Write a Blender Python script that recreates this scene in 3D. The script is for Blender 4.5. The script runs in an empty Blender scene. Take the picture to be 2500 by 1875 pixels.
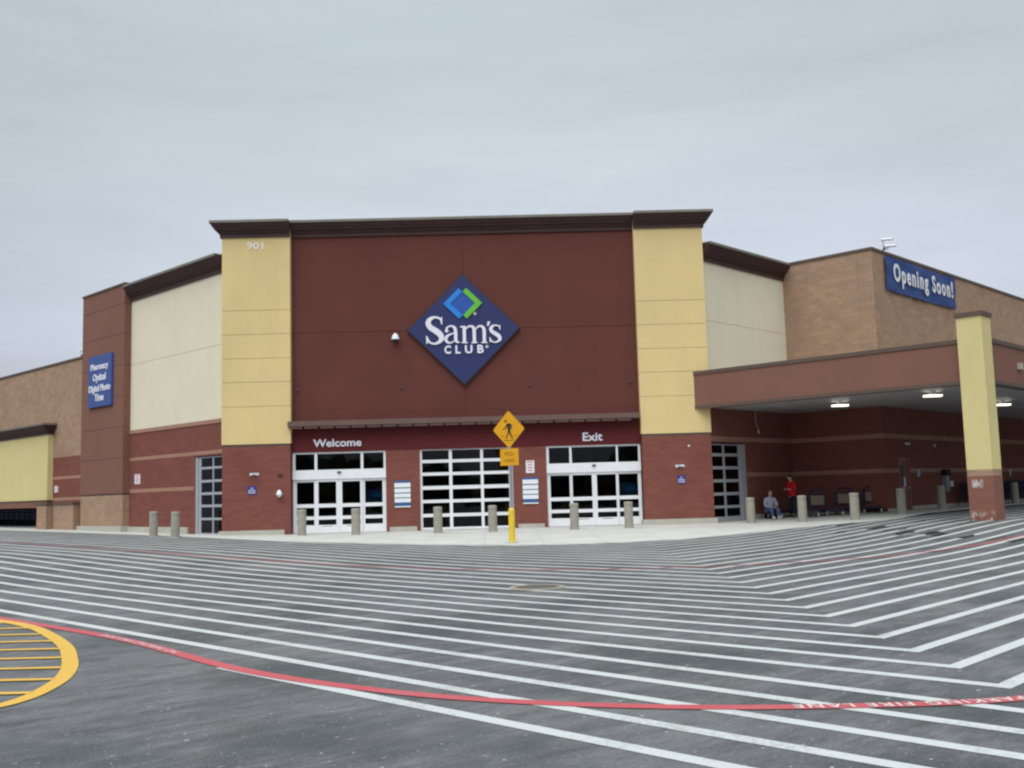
import bpy, math, random
from mathutils import Vector, Matrix
random.seed(7)
sc = bpy.context.scene
COL = sc.collection
C = math.sqrt(.5)

# ------------------------------------------------------------------ camera
cam_d = bpy.data.cameras.new('camera'); cam = bpy.data.objects.new('camera', cam_d); COL.objects.link(cam)
YAW, PIT, ROL = 0.016, 0.1067, 0.0273
fw = Vector((math.sin(YAW)*math.cos(PIT), math.cos(YAW)*math.cos(PIT), math.sin(PIT)))
rt = Vector((math.cos(YAW), -math.sin(YAW), 0)); up = rt.cross(fw)
r2 = rt*math.cos(ROL)-up*math.sin(ROL); u2 = up*math.cos(ROL)+rt*math.sin(ROL)
cam.matrix_world = Matrix(((r2.x, u2.x, -fw.x, 0), (r2.y, u2.y, -fw.y, 0), (r2.z, u2.z, -fw.z, 1.3104), (0, 0, 0, 1)))
cam_d.sensor_width = 36; cam_d.lens = 2514.25*36/2500; cam_d.clip_end = 2000; cam_d.clip_start = .05
sc.camera = cam

# ------------------------------------------------------------------ sky and light
SUN_EL, SUN_AZ = math.radians(56), math.radians(203)      # azimuth clockwise from +y (behind the camera, a little left)
sdir = Vector((math.sin(SUN_AZ)*math.cos(SUN_EL), math.cos(SUN_AZ)*math.cos(SUN_EL), math.sin(SUN_EL)))
w = bpy.data.worlds.new("World"); sc.world = w; w.use_nodes = True
nt = w.node_tree; nt.nodes.clear()
def N(nt, t, **k):
    n = nt.nodes.new(t)
    for a, b in k.items():
        if a.startswith('i_'):
            n.inputs[a[2:].replace('_', ' ')].default_value = b
        else: setattr(n, a, b)
    return n
def lk(nt, a, b): nt.links.new(a, b)
def math_n(nt, op, a, b=None, c=None):
    n = nt.nodes.new('ShaderNodeMath'); n.operation = op
    for i, v in enumerate((a, b, c)):
        if v is None: continue
        if hasattr(v, 'is_output'): nt.links.new(v, n.inputs[i])
        else: n.inputs[i].default_value = v
    return n.outputs[0]
out = N(nt, 'ShaderNodeOutputWorld')
sky = N(nt, 'ShaderNodeTexSky', sky_type='NISHITA', sun_disc=False, sun_elevation=SUN_EL, sun_rotation=SUN_AZ, air_density=1.0, dust_density=3.0)
bg1 = N(nt, 'ShaderNodeBackground', i_Strength=.08); lk(nt, sky.outputs[0], bg1.inputs[0])
tc = N(nt, 'ShaderNodeTexCoord')
sep = N(nt, 'ShaderNodeSeparateXYZ'); lk(nt, tc.outputs['Generated'], sep.inputs[0])
mp = N(nt, 'ShaderNodeMapping'); mp.inputs['Scale'].default_value = (1.4, 1.4, 5.5); mp.inputs['Rotation'].default_value = (0, math.radians(8), .4)
lk(nt, tc.outputs['Generated'], mp.inputs[0])
no = N(nt, 'ShaderNodeTexNoise', i_Scale=1.8, i_Detail=6, i_Roughness=.55); lk(nt, mp.outputs[0], no.inputs[0])
# elevation 0..0.5
el = N(nt, 'ShaderNodeValToRGB'); cr = el.color_ramp
cr.elements[0].position = 0.0; cr.elements[0].color = (.53, .57, .64, 1)
cr.elements[1].position = .9; cr.elements[1].color = (.62, .66, .68, 1)
for p, c in [(.17, (.60, .645, .74, 1)), (.27, (.555, .61, .675, 1)), (.36, (.49, .55, .585, 1)), (.43, (.455, .515, .555, 1)), (.55, (.45, .49, .51, 1))]:
    e = cr.elements.new(p); e.color = c
elv = math_n(nt, 'ADD', sep.outputs[2], math_n(nt, 'MULTIPLY', math_n(nt, 'SUBTRACT', no.outputs[0], .5), .22))
lk(nt, elv, el.inputs[0])
# softly darker to the left, streaks
mp2 = N(nt, 'ShaderNodeMapping'); mp2.inputs['Scale'].default_value = (2.2, 2.2, 11); mp2.inputs['Location'].default_value = (3.1, .4, 1.7)
lk(nt, tc.outputs['Generated'], mp2.inputs[0])
no2 = N(nt, 'ShaderNodeTexNoise', i_Scale=1.6, i_Detail=7, i_Roughness=.6); lk(nt, mp2.outputs[0], no2.inputs[0])
br = math_n(nt, 'ADD', .72, math_n(nt, 'MULTIPLY', no.outputs[0], .42))
br = math_n(nt, 'ADD', br, math_n(nt, 'MULTIPLY', no2.outputs[0], .26))
xo = math_n(nt, 'SUBTRACT', sep.outputs[0], .10)
br = math_n(nt, 'SUBTRACT', br, math_n(nt, 'MULTIPLY', math_n(nt, 'MULTIPLY', xo, xo), .85))
# broad bright part of the overcast behind the camera
dot = N(nt, 'ShaderNodeVectorMath', operation='DOT_PRODUCT'); lk(nt, tc.outputs['Generated'], dot.inputs[0]); dot.inputs[1].default_value = sdir
lobe = math_n(nt, 'POWER', math_n(nt, 'MAXIMUM', math_n(nt, 'ADD', math_n(nt, 'MULTIPLY', dot.outputs['Value'], .6), .4), 0), 3.2)
br = math_n(nt, 'ADD', br, math_n(nt, 'MULTIPLY', lobe, 3.5))
# the overcast thins towards the horizon behind the viewer (darker low band)
bh = nt.nodes.new('ShaderNodeMapRange'); bh.inputs[1].default_value = .35; bh.inputs[2].default_value = -.25; lk(nt, sep.outputs[1], bh.inputs[0])
lo = nt.nodes.new('ShaderNodeMapRange'); lo.inputs[1].default_value = .55; lo.inputs[2].default_value = .10; lk(nt, sep.outputs[2], lo.inputs[0])
br = math_n(nt, 'MULTIPLY', br, math_n(nt, 'SUBTRACT', 1, math_n(nt, 'MULTIPLY', math_n(nt, 'MULTIPLY', bh.outputs[0], lo.outputs[0]), .72)))
vm = N(nt, 'ShaderNodeVectorMath', operation='SCALE'); lk(nt, el.outputs[0], vm.inputs[0]); lk(nt, br, vm.inputs['Scale'])
bg2 = N(nt, 'ShaderNodeBackground', i_Strength=1.0); lk(nt, vm.outputs[0], bg2.inputs[0])
mx = N(nt, 'ShaderNodeMixShader'); mx.inputs[0].default_value = .95
lk(nt, bg1.outputs[0], mx.inputs[1]); lk(nt, bg2.outputs[0], mx.inputs[2]); lk(nt, mx.outputs[0], out.inputs[0])

sd = bpy.data.lights.new('sun', 'SUN'); sd.energy = 1.0; sd.angle = math.radians(45); sd.color = (1, .97, .92)
so = bpy.data.objects.new('sun', sd); COL.objects.link(so); so.rotation_euler = sdir.to_track_quat('Z', 'Y').to_euler(); so.location = (0, -20, 40)
sc.view_settings.view_transform = 'Standard'; sc.view_settings.look = 'None'
sc.view_settings.exposure = 0.13; sc.view_settings.gamma = 1
sc.render.engine = 'CYCLES'
try: sc.cycles.filter_width = 2.3
except Exception: pass

# ------------------------------------------------------------------ materials
def newmat(n):
    m = bpy.data.materials.new(n); m.use_nodes = True; t = m.node_tree
    return m, t, t.nodes['Principled BSDF']
def mixc(t, fac, a, b, mode='MIX'):
    n = t.nodes.new('ShaderNodeMix'); n.data_type = 'RGBA'; n.blend_type = mode
    for i, v in ((0, fac), (6, a), (7, b)):
        if hasattr(v, 'is_output'): t.links.new(v, n.inputs[i])
        elif i == 0: n.inputs[0].default_value = v
        else: n.inputs[i].default_value = (*v[:3], 1)
    return n.outputs[2]
def ramp(t, src, a, b):
    n = t.nodes.new('ShaderNodeMapRange'); n.inputs[1].default_value = a; n.inputs[2].default_value = b; n.clamp = True
    t.links.new(src, n.inputs[0]); return n.outputs[0]
def noise(t, scale, detail=4, rough=.55, co='Object', sc3=(1, 1, 1), rot=0):
    tc = t.nodes.new('ShaderNodeTexCoord'); mp = t.nodes.new('ShaderNodeMapping'); mp.inputs['Scale'].default_value = sc3
    src = tc.outputs[co]
    if rot:
        vr = t.nodes.new('ShaderNodeVectorRotate'); vr.rotation_type = 'Z_AXIS'; vr.inputs['Angle'].default_value = rot; t.links.new(src, vr.inputs['Vector']); src = vr.outputs[0]
    t.links.new(src, mp.inputs[0])
    n = t.nodes.new('ShaderNodeTexNoise'); n.inputs['Scale'].default_value = scale; n.inputs['Detail'].default_value = detail; n.inputs['Roughness'].default_value = rough
    t.links.new(mp.outputs[0], n.inputs[0]); return n.outputs[0]
def bump(t, b, h, s, d=.01):
    n = t.nodes.new('ShaderNodeBump'); n.inputs['Strength'].default_value = s; n.inputs['Distance'].default_value = d
    t.links.new(h, n.inputs['Height']); t.links.new(n.outputs[0], b.inputs['Normal'])
def plain(n, c, rough=.6, metal=0, var=.08, sc_=3., bmp=0, bsc=60, spec=.4):
    m, t, b = newmat(n)
    b.inputs['Roughness'].default_value = rough; b.inputs['Metallic'].default_value = metal; b.inputs['Specular IOR Level'].default_value = spec
    f = noise(t, sc_, 5)
    lo = tuple(x*(1-var) for x in c); hi = tuple(min(1, x*(1+var)) for x in c)
    t.links.new(mixc(t, ramp(t, f, .3, .7), lo, hi), b.inputs['Base Color'])
    if bmp: bump(t, b, noise(t, bsc, 3), bmp)
    return m
def stucco(n, c, var=.07):
    m, t, b = newmat(n); b.inputs['Roughness'].default_value = .9; b.inputs['Specular IOR Level'].default_value = .2
    f1 = noise(t, .55, 5, .6); f2 = noise(t, 9, 4, .6); f3 = noise(t, 1.6, 4, .6, sc3=(1, 1, .12))
    lo = tuple(x*(1-var) for x in c); hi = tuple(min(1, x*(1+var)) for x in c)
    a = mixc(t, ramp(t, f1, .3, .7), lo, hi)
    a = mixc(t, math_n(t, 'MULTIPLY', ramp(t, f2, .35, .7), .35), a, tuple(x*.88 for x in c))
    a = mixc(t, math_n(t, 'MULTIPLY', ramp(t, f3, .52, .8), .35), a, tuple(x*.80 for x in c))
    t.links.new(a, b.inputs['Base Color']); bump(t, b, noise(t, 70, 3), .35, .006); return m
def masonry(n, c1, c2, mortar, bw=.4, bh=.2, blotch=.18, ms=.010, rough=.9):
    m, t, b = newmat(n); b.inputs['Roughness'].default_value = rough; b.inputs['Specular IOR Level'].default_value = .2
    uv = t.nodes.new('ShaderNodeUVMap'); uv.uv_map = 'UVMap'
    br = t.nodes.new('ShaderNodeTexBrick'); t.links.new(uv.outputs[0], br.inputs[0])
    br.inputs['Scale'].default_value = 1; br.inputs['Brick Width'].default_value = bw; br.inputs['Row Height'].default_value = bh
    br.inputs['Mortar Size'].default_value = ms; br.inputs['Mortar Smooth'].default_value = .3; br.inputs['Bias'].default_value = 0
    br.inputs['Color1'].default_value = (*c1, 1); br.inputs['Color2'].default_value = (*c2, 1); br.inputs['Mortar'].default_value = (*mortar, 1)
    f = noise(t, .9, 5, .62); f2 = noise(t, 14, 4, .6)
    mid = tuple((a+d)/2 for a, d in zip(c1, c2))
    a = mixc(t, math_n(t, 'MULTIPLY', ramp(t, f, .42, .72), blotch*2.2), br.outputs[0], tuple(x*.72 for x in mid))
    a = mixc(t, math_n(t, 'MULTIPLY', ramp(t, f2, .45, .75), .3), a, tuple(min(1, x*1.3) for x in mid))
    t.links.new(a, b.inputs['Base Color'])
    h = math_n(t, 'ADD', math_n(t, 'MULTIPLY', br.outputs['Fac'], -.6), noise(t, 45, 3))
    bump(t, b, h, .5, .01); return m

def srgb(r, g, b):
    f = lambda v: (v/255/12.92) if v/255 <= .04045 else ((v/255+.055)/1.055)**2.4
    return (f(r), f(g), f(b))
YEL = (.665, .505, .245)
M_yellow = stucco('yellow_stucco', YEL, .05)
M_yellow2 = stucco('pale_yellow_stucco', (.62, .525, .25), .05)
M_cream = stucco('cream_stucco', (.70, .635, .485), .035)
M_maroon = stucco('maroon_stucco', (.118, .038, .031), .08)
M_band = stucco('deep_red_stucco', (.104, .019, .021), .08)
M_brown = stucco('brown_stucco', (.200, .097, .072), .06)
M_corn = plain('cornice_brown', (.052, .022, .021), .7, var=.12, sc_=1.2)
M_trim = plain('trim_brown', (.10, .066, .052), .6, var=.1, sc_=1.5)
M_awn = plain('awning_brown', (.125, .072, .058), .7, var=.1)
M_trimlite = plain('metal_coping', (.17, .155, .125), .55, var=.12, sc_=2)
M_brick = masonry('red_masonry', (.215, .074, .055), (.170, .058, .046), (.175, .075, .060), bw=.4, bh=.1, ms=.007)
M_tanblk = masonry('tan_block', (.395, .25, .165), (.30, .200, .138), (.28, .19, .136), blotch=.26)
M_bandstone = masonry('tan_band_block', (.37, .20, .14), (.32, .18, .125), (.25, .14, .10), blotch=.1)
M_conc = plain('concrete', (.46, .455, .41), .9, var=.10, sc_=2.2, bmp=.3)
M_stonecurb = plain('base_concrete', (.40, .385, .33), .9, var=.1, sc_=3, bmp=.3)
M_white = plain('white_aluminium', (.72, .72, .74), .38, var=.03)
M_grey = plain('grey_aluminium', (.40, .41, .44), .4, var=.05, metal=.2)
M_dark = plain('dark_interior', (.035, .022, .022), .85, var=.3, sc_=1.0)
M_intfloor = plain('interior_floor', (.10, .09, .085), .5, var=.2)
M_sofit = plain('soffit_panel', (.36, .345, .35), .45, var=.07, sc_=.6)
M_bol = plain('bollard_concrete', (.30, .278, .232), .9, var=.12, sc_=5, bmp=.4)
M_blue = plain('sign_navy', (.014, .020, .098), .55, var=.04)
M_blueb = plain('banner_blue', (.024, .055, .20), .6, var=.10, sc_=1.5)
M_bluetower = plain('tower_sign_blue', (.045, .082, .26), .45, var=.04)
M_lblue = plain('logo_light_blue', (.012, .19, .58), .4, var=.02)
M_mblue = plain('logo_mid_blue', (.016, .075, .34), .4, var=.02)
M_green = plain('logo_green', (.115, .42, .035), .4, var=.02)
M_letter = plain('white_letters', (.70, .68, .74), .45, var=.02)
M_letdim = plain('pale_letters', (.62, .60, .62), .5, var=.02)
M_signwhite = plain('sign_white', (.72, .73, .76), .5, var=.03)
M_signy = plain('warning_yellow', (.68, .32, .006), .45, var=.05)
M_black = plain('sign_black', (.02, .018, .012), .5, var=.1)
M_plaqtxt = plain('faded_black', (.13, .06, .008), .5, var=.1)
M_ypost = plain('bollard_yellow', (.72, .50, .03), .45, var=.06)
M_steel = plain('galvanised_steel', (.42, .42, .43), .45, metal=.6, var=.08)
M_cart = plain('dark_blue_cart', (.014, .014, .052), .5, var=.15)
M_cartpl = plain('cart_plastic', (.19, .145, .095), .6, var=.15)
M_castor = plain('grey_castor', (.42, .42, .43), .5, var=.1)
M_rubber = plain('wheel_black', (.03, .03, .03), .7)
M_skin = plain('skin', (.48, .27, .20), .55, var=.06)
M_redsh = plain('red_cloth', (.44, .003, .010), .85, var=.12, sc_=6)
M_greysh = plain('grey_cloth', (.33, .34, .42), .9, var=.1, sc_=8)
M_jeans = plain('denim', (.085, .12, .21), .9, var=.2, sc_=8)
M_blackcl = plain('black_cloth', (.018, .014, .022), .9, var=.2)
M_hair = plain('dark_hair', (.015, .011, .010), .7)
M_hairg = plain('short_grey_hair', (.22, .15, .12), .8)
M_shoe = plain('white_shoe', (.72, .72, .74), .6)
M_pink = plain('pale_red_print', (.55, .16, .20), .5)
M_teal = plain('teal_line', (.03, .14, .18), .5)
M_navyline = plain('navy_strip', (.03, .09, .26), .5)
M_orange = plain('orange_sticker', (.45, .06, .015), .5)
M_doorred = plain('door_red_brown', (.19, .070, .055), .6, var=.06)
M_boxgrey = plain('painted_grey_box', (.24, .26, .24), .5)
M_steeldk = plain('dark_anchor', (.085, .03, .028), .6)

def glass_mat():
    m, t, b = newmat('dark_glass'); t.nodes.remove(b)
    o = t.nodes['Material Output']
    tr = t.nodes.new('ShaderNodeBsdfTransparent'); tr.inputs[0].default_value = (.50, .52, .50, 1)
    gl = t.nodes.new('ShaderNodeBsdfGlossy'); gl.inputs['Roughness'].default_value = .02; gl.inputs[0].default_value = (.9, .9, .95, 1)
    fr = t.nodes.new('ShaderNodeFresnel'); fr.inputs[0].default_value = 1.45
    n_ = noise(t, 1.3, 2)
    bp = t.nodes.new('ShaderNodeBump'); bp.inputs['Strength'].default_value = .08; bp.inputs['Distance'].default_value = .02
    t.links.new(n_, bp.inputs['Height']); t.links.new(bp.outputs[0], gl.inputs['Normal'])
    ms = t.nodes.new('ShaderNodeMixShader'); gm = t.nodes.new('ShaderNodeNewGeometry'); t.links.new(math_n(t, 'MULTIPLY', fr.outputs[0], math_n(t, 'SUBTRACT', 1, gm.outputs['Backfacing'])), ms.inputs[0]); t.links.new(tr.outputs[0], ms.inputs[1]); t.links.new(gl.outputs[0], ms.inputs[2])
    t.links.new(ms.outputs[0], o.inputs[0]); return m
M_glass = glass_mat()
def emit_mat():
    m, t, b = newmat('lit_lens'); b.inputs['Base Color'].default_value = (.9, .88, .8, 1)
    b.inputs['Emission Color'].default_value = (1, .93, .74, 1); b.inputs['Emission Strength'].default_value = 1.6; return m
M_lens = emit_mat()

def asphalt():
    m, t, b = newmat('asphalt'); b.inputs['Roughness'].default_value = .72; b.inputs['Specular IOR Level'].default_value = .45
    f1 = noise(t, .22, 6, .6); f2 = noise(t, 1.1, 6, .65, sc3=(.45, 1, 1), rot=0); f3 = noise(t, 55, 3, .7); f4 = noise(t, 9, 4, .7, sc3=(.5, 1, 1))
    fd = noise(t, .5, 5, .6)
    f5 = noise(t, 4.5, 7, .78, sc3=(.20, 1, 1), rot=-.7); f6 = noise(t, 20, 3, .6, sc3=(.6, 1, 1), rot=-.7); f7 = noise(t, .16, 3, .5)
    a = mixc(t, ramp(t, f1, .35, .68), (.052, .053, .058), (.112, .114, .119))
    a = mixc(t, math_n(t, 'MULTIPLY', ramp(t, f2, .48, .70), .55), a, (.140, .146, .150))
    a = mixc(t, math_n(t, 'MULTIPLY', ramp(t, f5, .50, .64), .65), a, (.165, .168, .172))
    a = mixc(t, math_n(t, 'MULTIPLY', ramp(t, f5, .47, .34), .7), a, (.030, .030, .033))
    a = mixc(t, math_n(t, 'MULTIPLY', ramp(t, fd, .48, .62), .75), a, (.028, .036, .039))
    a = mixc(t, math_n(t, 'MULTIPLY', ramp(t, f3, .53, .74), .6), a, (.21, .21, .21))
    a = mixc(t, math_n(t, 'MULTIPLY', ramp(t, f3, .46, .24), .6), a, (.018, .018, .018))
    a = mixc(t, math_n(t, 'MULTIPLY', ramp(t, f6, .68, .73), .85), a, (.42, .42, .43))
    a = mixc(t, math_n(t, 'MULTIPLY', ramp(t, f4, .69, .76), .8), a, (.33, .34, .35))
    t.links.new(a, b.inputs['Base Color']); bump(t, b, f3, .6, .006); return m
M_asph = asphalt()
def paint(n, c, wear=.5, under=(.13, .13, .135)):
    m, t, b = newmat(n); b.inputs['Roughness'].default_value = .6; b.inputs['Specular IOR Level'].default_value = .35
    f = noise(t, 26, 5, .7); f2 = noise(t, 1.4, 5, .65)
    k = math_n(t, 'MULTIPLY', ramp(t, math_n(t, 'ADD', math_n(t, 'MULTIPLY', f, .55), math_n(t, 'MULTIPLY', f2, .45)), .50, .66), wear)
    a = mixc(t, ramp(t, f2, .3, .7), tuple(x*.92 for x in c), c)
    t.links.new(mixc(t, k, a, under), b.inputs['Base Color']); bump(t, b, noise(t, 60, 2), .25, .004); return m
M_pw = paint('white_road_paint', (.485, .505, .50), .62)
M_pr = paint('red_road_paint', (.43, .070, .085), .55, (.36, .17, .18))
M_py = paint('yellow_road_paint', (.60, .36, .05), .30)
M_pt = paint('worn_white_paint', (.62, .50, .50), .5, (.42, .1, .1))
M_tar = plain('wet_tar', (.022, .022, .02), .35, var=.3)
M_iron = plain('cast_iron', (.075, .07, .06), .6, var=.2)
M_sand = plain('sandy_rim', (.27, .23, .18), .9, var=.2, sc_=8)

def brick_patch():
    # column brick with white primer / efflorescence patches of its own
    m, t, b = newmat('patched_brick'); b.inputs['Roughness'].default_value = .9
    uv = t.nodes.new('ShaderNodeUVMap'); uv.uv_map = 'UVMap'
    br = t.nodes.new('ShaderNodeTexBrick'); t.links.new(uv.outputs[0], br.inputs[0])
    br.inputs['Scale'].default_value = 1; br.inputs['Brick Width'].default_value = .4; br.inputs['Row Height'].default_value = .1; br.inputs['Mortar Size'].default_value = .006
    br.inputs['Color1'].default_value = (.235, .085, .058, 1); br.inputs['Color2'].default_value = (.19, .075, .055, 1); br.inputs['Mortar'].default_value = (.17, .085, .065, 1)
    sp = t.nodes.new('ShaderNodeSeparateXYZ'); t.links.new(uv.outputs[0], sp.inputs[0])
    U, V = sp.outputs[0], sp.outputs[1]
    def box(u0, u1, v0, v1, s=.03):
        a = math_n(t, 'MULTIPLY', ramp(t, U, u0-s, u0+s), ramp(t, U, u1+s, u1-s))
        return math_n(t, 'MULTIPLY', a, math_n(t, 'MULTIPLY', ramp(t, V, v0-s, v0+s), ramp(t, V, v1+s, v1-s)))
    f = noise(t, 7, 4, .7)
    p = math_n(t, 'MULTIPLY', box(10.50, 10.82, 1.13, 1.37), ramp(t, f, .40, .50))
    low = math_n(t, 'MULTIPLY', box(10.36, 11.15, -.1, .34, .08), ramp(t, noise(t, 9, 3, .6, sc3=(1, 1, .5)), .50, .60))
    k = math_n(t, 'MAXIMUM', p, math_n(t, 'MULTIPLY', low, .7))
    t.links.new(mixc(t, k, br.outputs[0], (.50, .45, .42)), b.inputs['Base Color']); bump(t, b, noise(t, 40, 3), .4, .01); return m
M_colbrick = brick_patch()

# ------------------------------------------------------------------ builders
def props(o, label=None, cat=None, group=None, kind=None):
    if label: o['label'] = label
    if cat: o['category'] = cat
    if group: o['group'] = group
    if kind: o['kind'] = kind
    return o
def empty(name, loc, label=None, cat=None, group=None, rz=0):
    o = bpy.data.objects.new(name, None); COL.objects.link(o); o.location = loc; o.rotation_euler = (0, 0, rz); o.empty_display_size = .3
    return props(o, label, cat, group)
def absloc(o):
    v = Vector((0, 0, 0))
    while o is not None: v += Vector(o.location); o = o.parent
    return v
class Frame:
    def __init__(s, o, d, n): s.o = o; s.d = d; s.n = n; s.flip = d[0]*n[1]-d[1]*n[0] > 0
    def p(s, a, off, z): return (s.o[0]+s.d[0]*a+s.n[0]*off, s.o[1]+s.d[1]*a+s.n[1]*off, z)
class MB:
    def __init__(s): s.v = []; s.f = []; s.uv = []; s.sm = []
    def face(s, pts, uv=None, smooth=False):
        i = len(s.v); s.v += [tuple(p) for p in pts]; s.f.append(tuple(range(i, i+len(pts)))); s.uv.append(uv or [(p[0]+p[1], p[2]) for p in pts]); s.sm.append(smooth)
        return s
    def box(s, F, a0, a1, o0, o1, z0, z1):
        # o1 is the outer (front) offset
        P = F.p; k0 = len(s.f)
        s.face([P(a0, o1, z0), P(a1, o1, z0), P(a1, o1, z1), P(a0, o1, z1)], [(a0, z0), (a1, z0), (a1, z1), (a0, z1)])
        s.face([P(a1, o0, z0), P(a0, o0, z0), P(a0, o0, z1), P(a1, o0, z1)], [(a1, z0), (a0, z0), (a0, z1), (a1, z1)])
        s.face([P(a0, o0, z0), P(a0, o1, z0), P(a0, o1, z1), P(a0, o0, z1)], [(a0+o0, z0), (a0+o1, z0), (a0+o1, z1), (a0+o0, z1)])
        s.face([P(a1, o1, z0), P(a1, o0, z0), P(a1, o0, z1), P(a1, o1, z1)], [(a1+7.4-o1, z0), (a1+7.4-o0, z0), (a1+7.4-o0, z1), (a1+7.4-o1, z1)])
        s.face([P(a0, o1, z1), P(a1, o1, z1), P(a1, o0, z1), P(a0, o0, z1)], [(a0, o1), (a1, o1), (a1, o0), (a0, o0)])
        s.face([P(a0, o0, z0), P(a1, o0, z0), P(a1, o1, z0), P(a0, o1, z0)], [(a0, o0), (a1, o0), (a1, o1), (a0, o1)])
        if F.flip: s.rev(k0)
        return s
    def rev(s, k0):
        for k in range(k0, len(s.f)): s.f[k] = s.f[k][::-1]; s.uv[k] = list(s.uv[k])[::-1]
    def wall(s, F, a0, a1, z0, z1, front, th, holes=()):
        xs = sorted({a0, a1} | {min(max(h[i], a0), a1) for h in holes for i in (0, 1)}); zs = sorted({z0, z1} | {min(max(h[i], z0), z1) for h in holes for i in (2, 3)})
        for i in range(len(xs)-1):
            run = None
            for j in range(len(zs)-1):
                cx, cz = (xs[i]+xs[i+1])/2, (zs[j]+zs[j+1])/2
                hole = any(h[0] < cx < h[1] and h[2] < cz < h[3] for h in holes)
                if not hole:
                    if run is None: run = [zs[j], zs[j+1]]
                    else: run[1] = zs[j+1]
                if hole or j == len(zs)-2:
                    if run: s.box(F, xs[i], xs[i+1], front-th, front, run[0], run[1]); run = None
        return s
    def prism(s, pts, z0, z1):
        n = len(pts); L = 0
        for i in range(n):
            a, b = pts[i], pts[(i+1) % n]; d = math.hypot(b[0]-a[0], b[1]-a[1])
            s.face([(*a, z0), (*b, z0), (*b, z1), (*a, z1)], [(L, z0), (L+d, z0), (L+d, z1), (L, z1)]); L += d
        s.face([(*p, z1) for p in pts], [p for p in pts]); s.face([(*p, z0) for p in reversed(pts)], [p for p in reversed(pts)]); return s
    def cyl(s, p, q, r0, r1=None, n=14, caps=True, smooth=True):
        r1 = r0 if r1 is None else r1
        p, q = Vector(p), Vector(q); ax = (q-p).normalized(); t = Vector((0, 0, 1)) if abs(ax.z) < .9 else Vector((1, 0, 0))
        a = ax.cross(t).normalized(); b = ax.cross(a)
        A = [p+(a*math.cos(2*math.pi*i/n)+b*math.sin(2*math.pi*i/n))*r0 for i in range(n)]
        B = [q+(a*math.cos(2*math.pi*i/n)+b*math.sin(2*math.pi*i/n))*r1 for i in range(n)]
        for i in range(n):
            j = (i+1) % n; s.face([A[j], A[i], B[i], B[j]], smooth=smooth)
        if caps: s.face(A); s.face(list(reversed(B)))
        return s
    def lathe(s, c, prof, n=24):
        # prof: (r, z)
        for k in range(len(prof)-1):
            (ra, za), (rb, zb) = prof[k], prof[k+1]
            for i in range(n):
                t0, t1 = 2*math.pi*i/n, 2*math.pi*(i+1)/n
                P = lambda r, z, t: (c[0]+r*math.cos(t), c[1]+r*math.sin(t), c[2]+z)
                pts = [P(ra, za, t0), P(ra, za, t1), P(rb, zb, t1), P(rb, zb, t0)]
                if ra < 1e-6: pts = [pts[0], pts[2], pts[3]]
                elif rb < 1e-6: pts = pts[:3]
                s.face(pts, smooth=True)
        return s
    def tube(s, pts, r, n=8):
        for a, b in zip(pts[:-1], pts[1:]): s.cyl(a, b, r, n=n)
        return s
    def poly_ex(s, F, pts, o0, o1):
        # polygon given in (a,z) extruded from offset o0 to o1
        s.face([F.p(a, o1, z) for a, z in pts]); s.face([F.p(a, o0, z) for a, z in reversed(pts)])
        n = len(pts)
        for i in range(n):
            a, b = pts[i], pts[(i+1) % n]
            s.face([F.p(a[0], o0, a[1]), F.p(b[0], o0, b[1]), F.p(b[0], o1, b[1]), F.p(a[0], o1, a[1])])
        return s
    def mesh_text(s, F, body, a0, a1, z0, z1, off, ext=.03, bold=.02, spacing=1.0, keep=None):
        cu = bpy.data.curves.new('t', 'FONT'); cu.body = body; cu.size = 1; cu.extrude = 0; cu.offset = bold; cu.space_character = spacing; cu.resolution_u = 4
        ob = bpy.data.objects.new('t', cu); me = bpy.data.meshes.new_from_object(ob)
        vs = [v.co.copy() for v in me.vertices]; x0 = min(v.x for v in vs); x1 = max(v.x for v in vs); y0 = min(v.y for v in vs); y1 = max(v.y for v in vs)
        if keep: y0, y1 = keep
        T = lambda v, o: F.p(a0+(v.x-x0)/(x1-x0)*(a1-a0), o, z0+(v.y-y0)/(y1-y0)*(z1-z0))
        for p in me.polygons:
            s.face([T(vs[i], off+ext) for i in p.vertices])
        from collections import Counter
        ed = Counter()
        dirs = {}
        for p in me.polygons:
            vv = list(p.vertices)
            for i in range(len(vv)):
                e = (vv[i], vv[(i+1) % len(vv)]); k = tuple(sorted(e)); ed[k] += 1; dirs[k] = e
        for k, c in ed.items():
            if c == 1:
                a, b = dirs[k]; s.face([T(vs[a], off), T(vs[b], off), T(vs[b], off+ext), T(vs[a], off+ext)])
        bpy.data.objects.remove(ob); bpy.data.curves.remove(cu); bpy.data.meshes.remove(me); return s
    def build(s, name, mat, parent=None, label=None, cat=None, group=None, kind=None, local=False, weld=False, origin=True):
        me = bpy.data.meshes.new(name); off = Vector((0, 0, 0))
        if parent is not None and not local: off = absloc(parent)
        elif parent is None and origin:
            xs = [v[0] for v in s.v]; ys = [v[1] for v in s.v]; zs = [v[2] for v in s.v]
            off = Vector(((min(xs)+max(xs))/2, (min(ys)+max(ys))/2, min(zs)))
        me.from_pydata([(v[0]-off.x, v[1]-off.y, v[2]-off.z) for v in s.v], [], s.f)
        ul = me.uv_layers.new(name='UVMap'); i = 0
        for f in s.uv:
            for c in f: ul.data[i].uv = c; i += 1
        me.polygons.foreach_set('use_smooth', s.sm)
        me.materials.append(mat)
        if weld:
            import bmesh
            bm = bmesh.new(); bm.from_mesh(me); bmesh.ops.remove_doubles(bm, verts=bm.verts, dist=1e-4); bm.to_mesh(me); bm.free()
        o = bpy.data.objects.new(name, me); COL.objects.link(o)
        if parent is not None: o.parent = parent
        elif origin: o.location = off
        return props(o, label, cat, group, kind)
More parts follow.
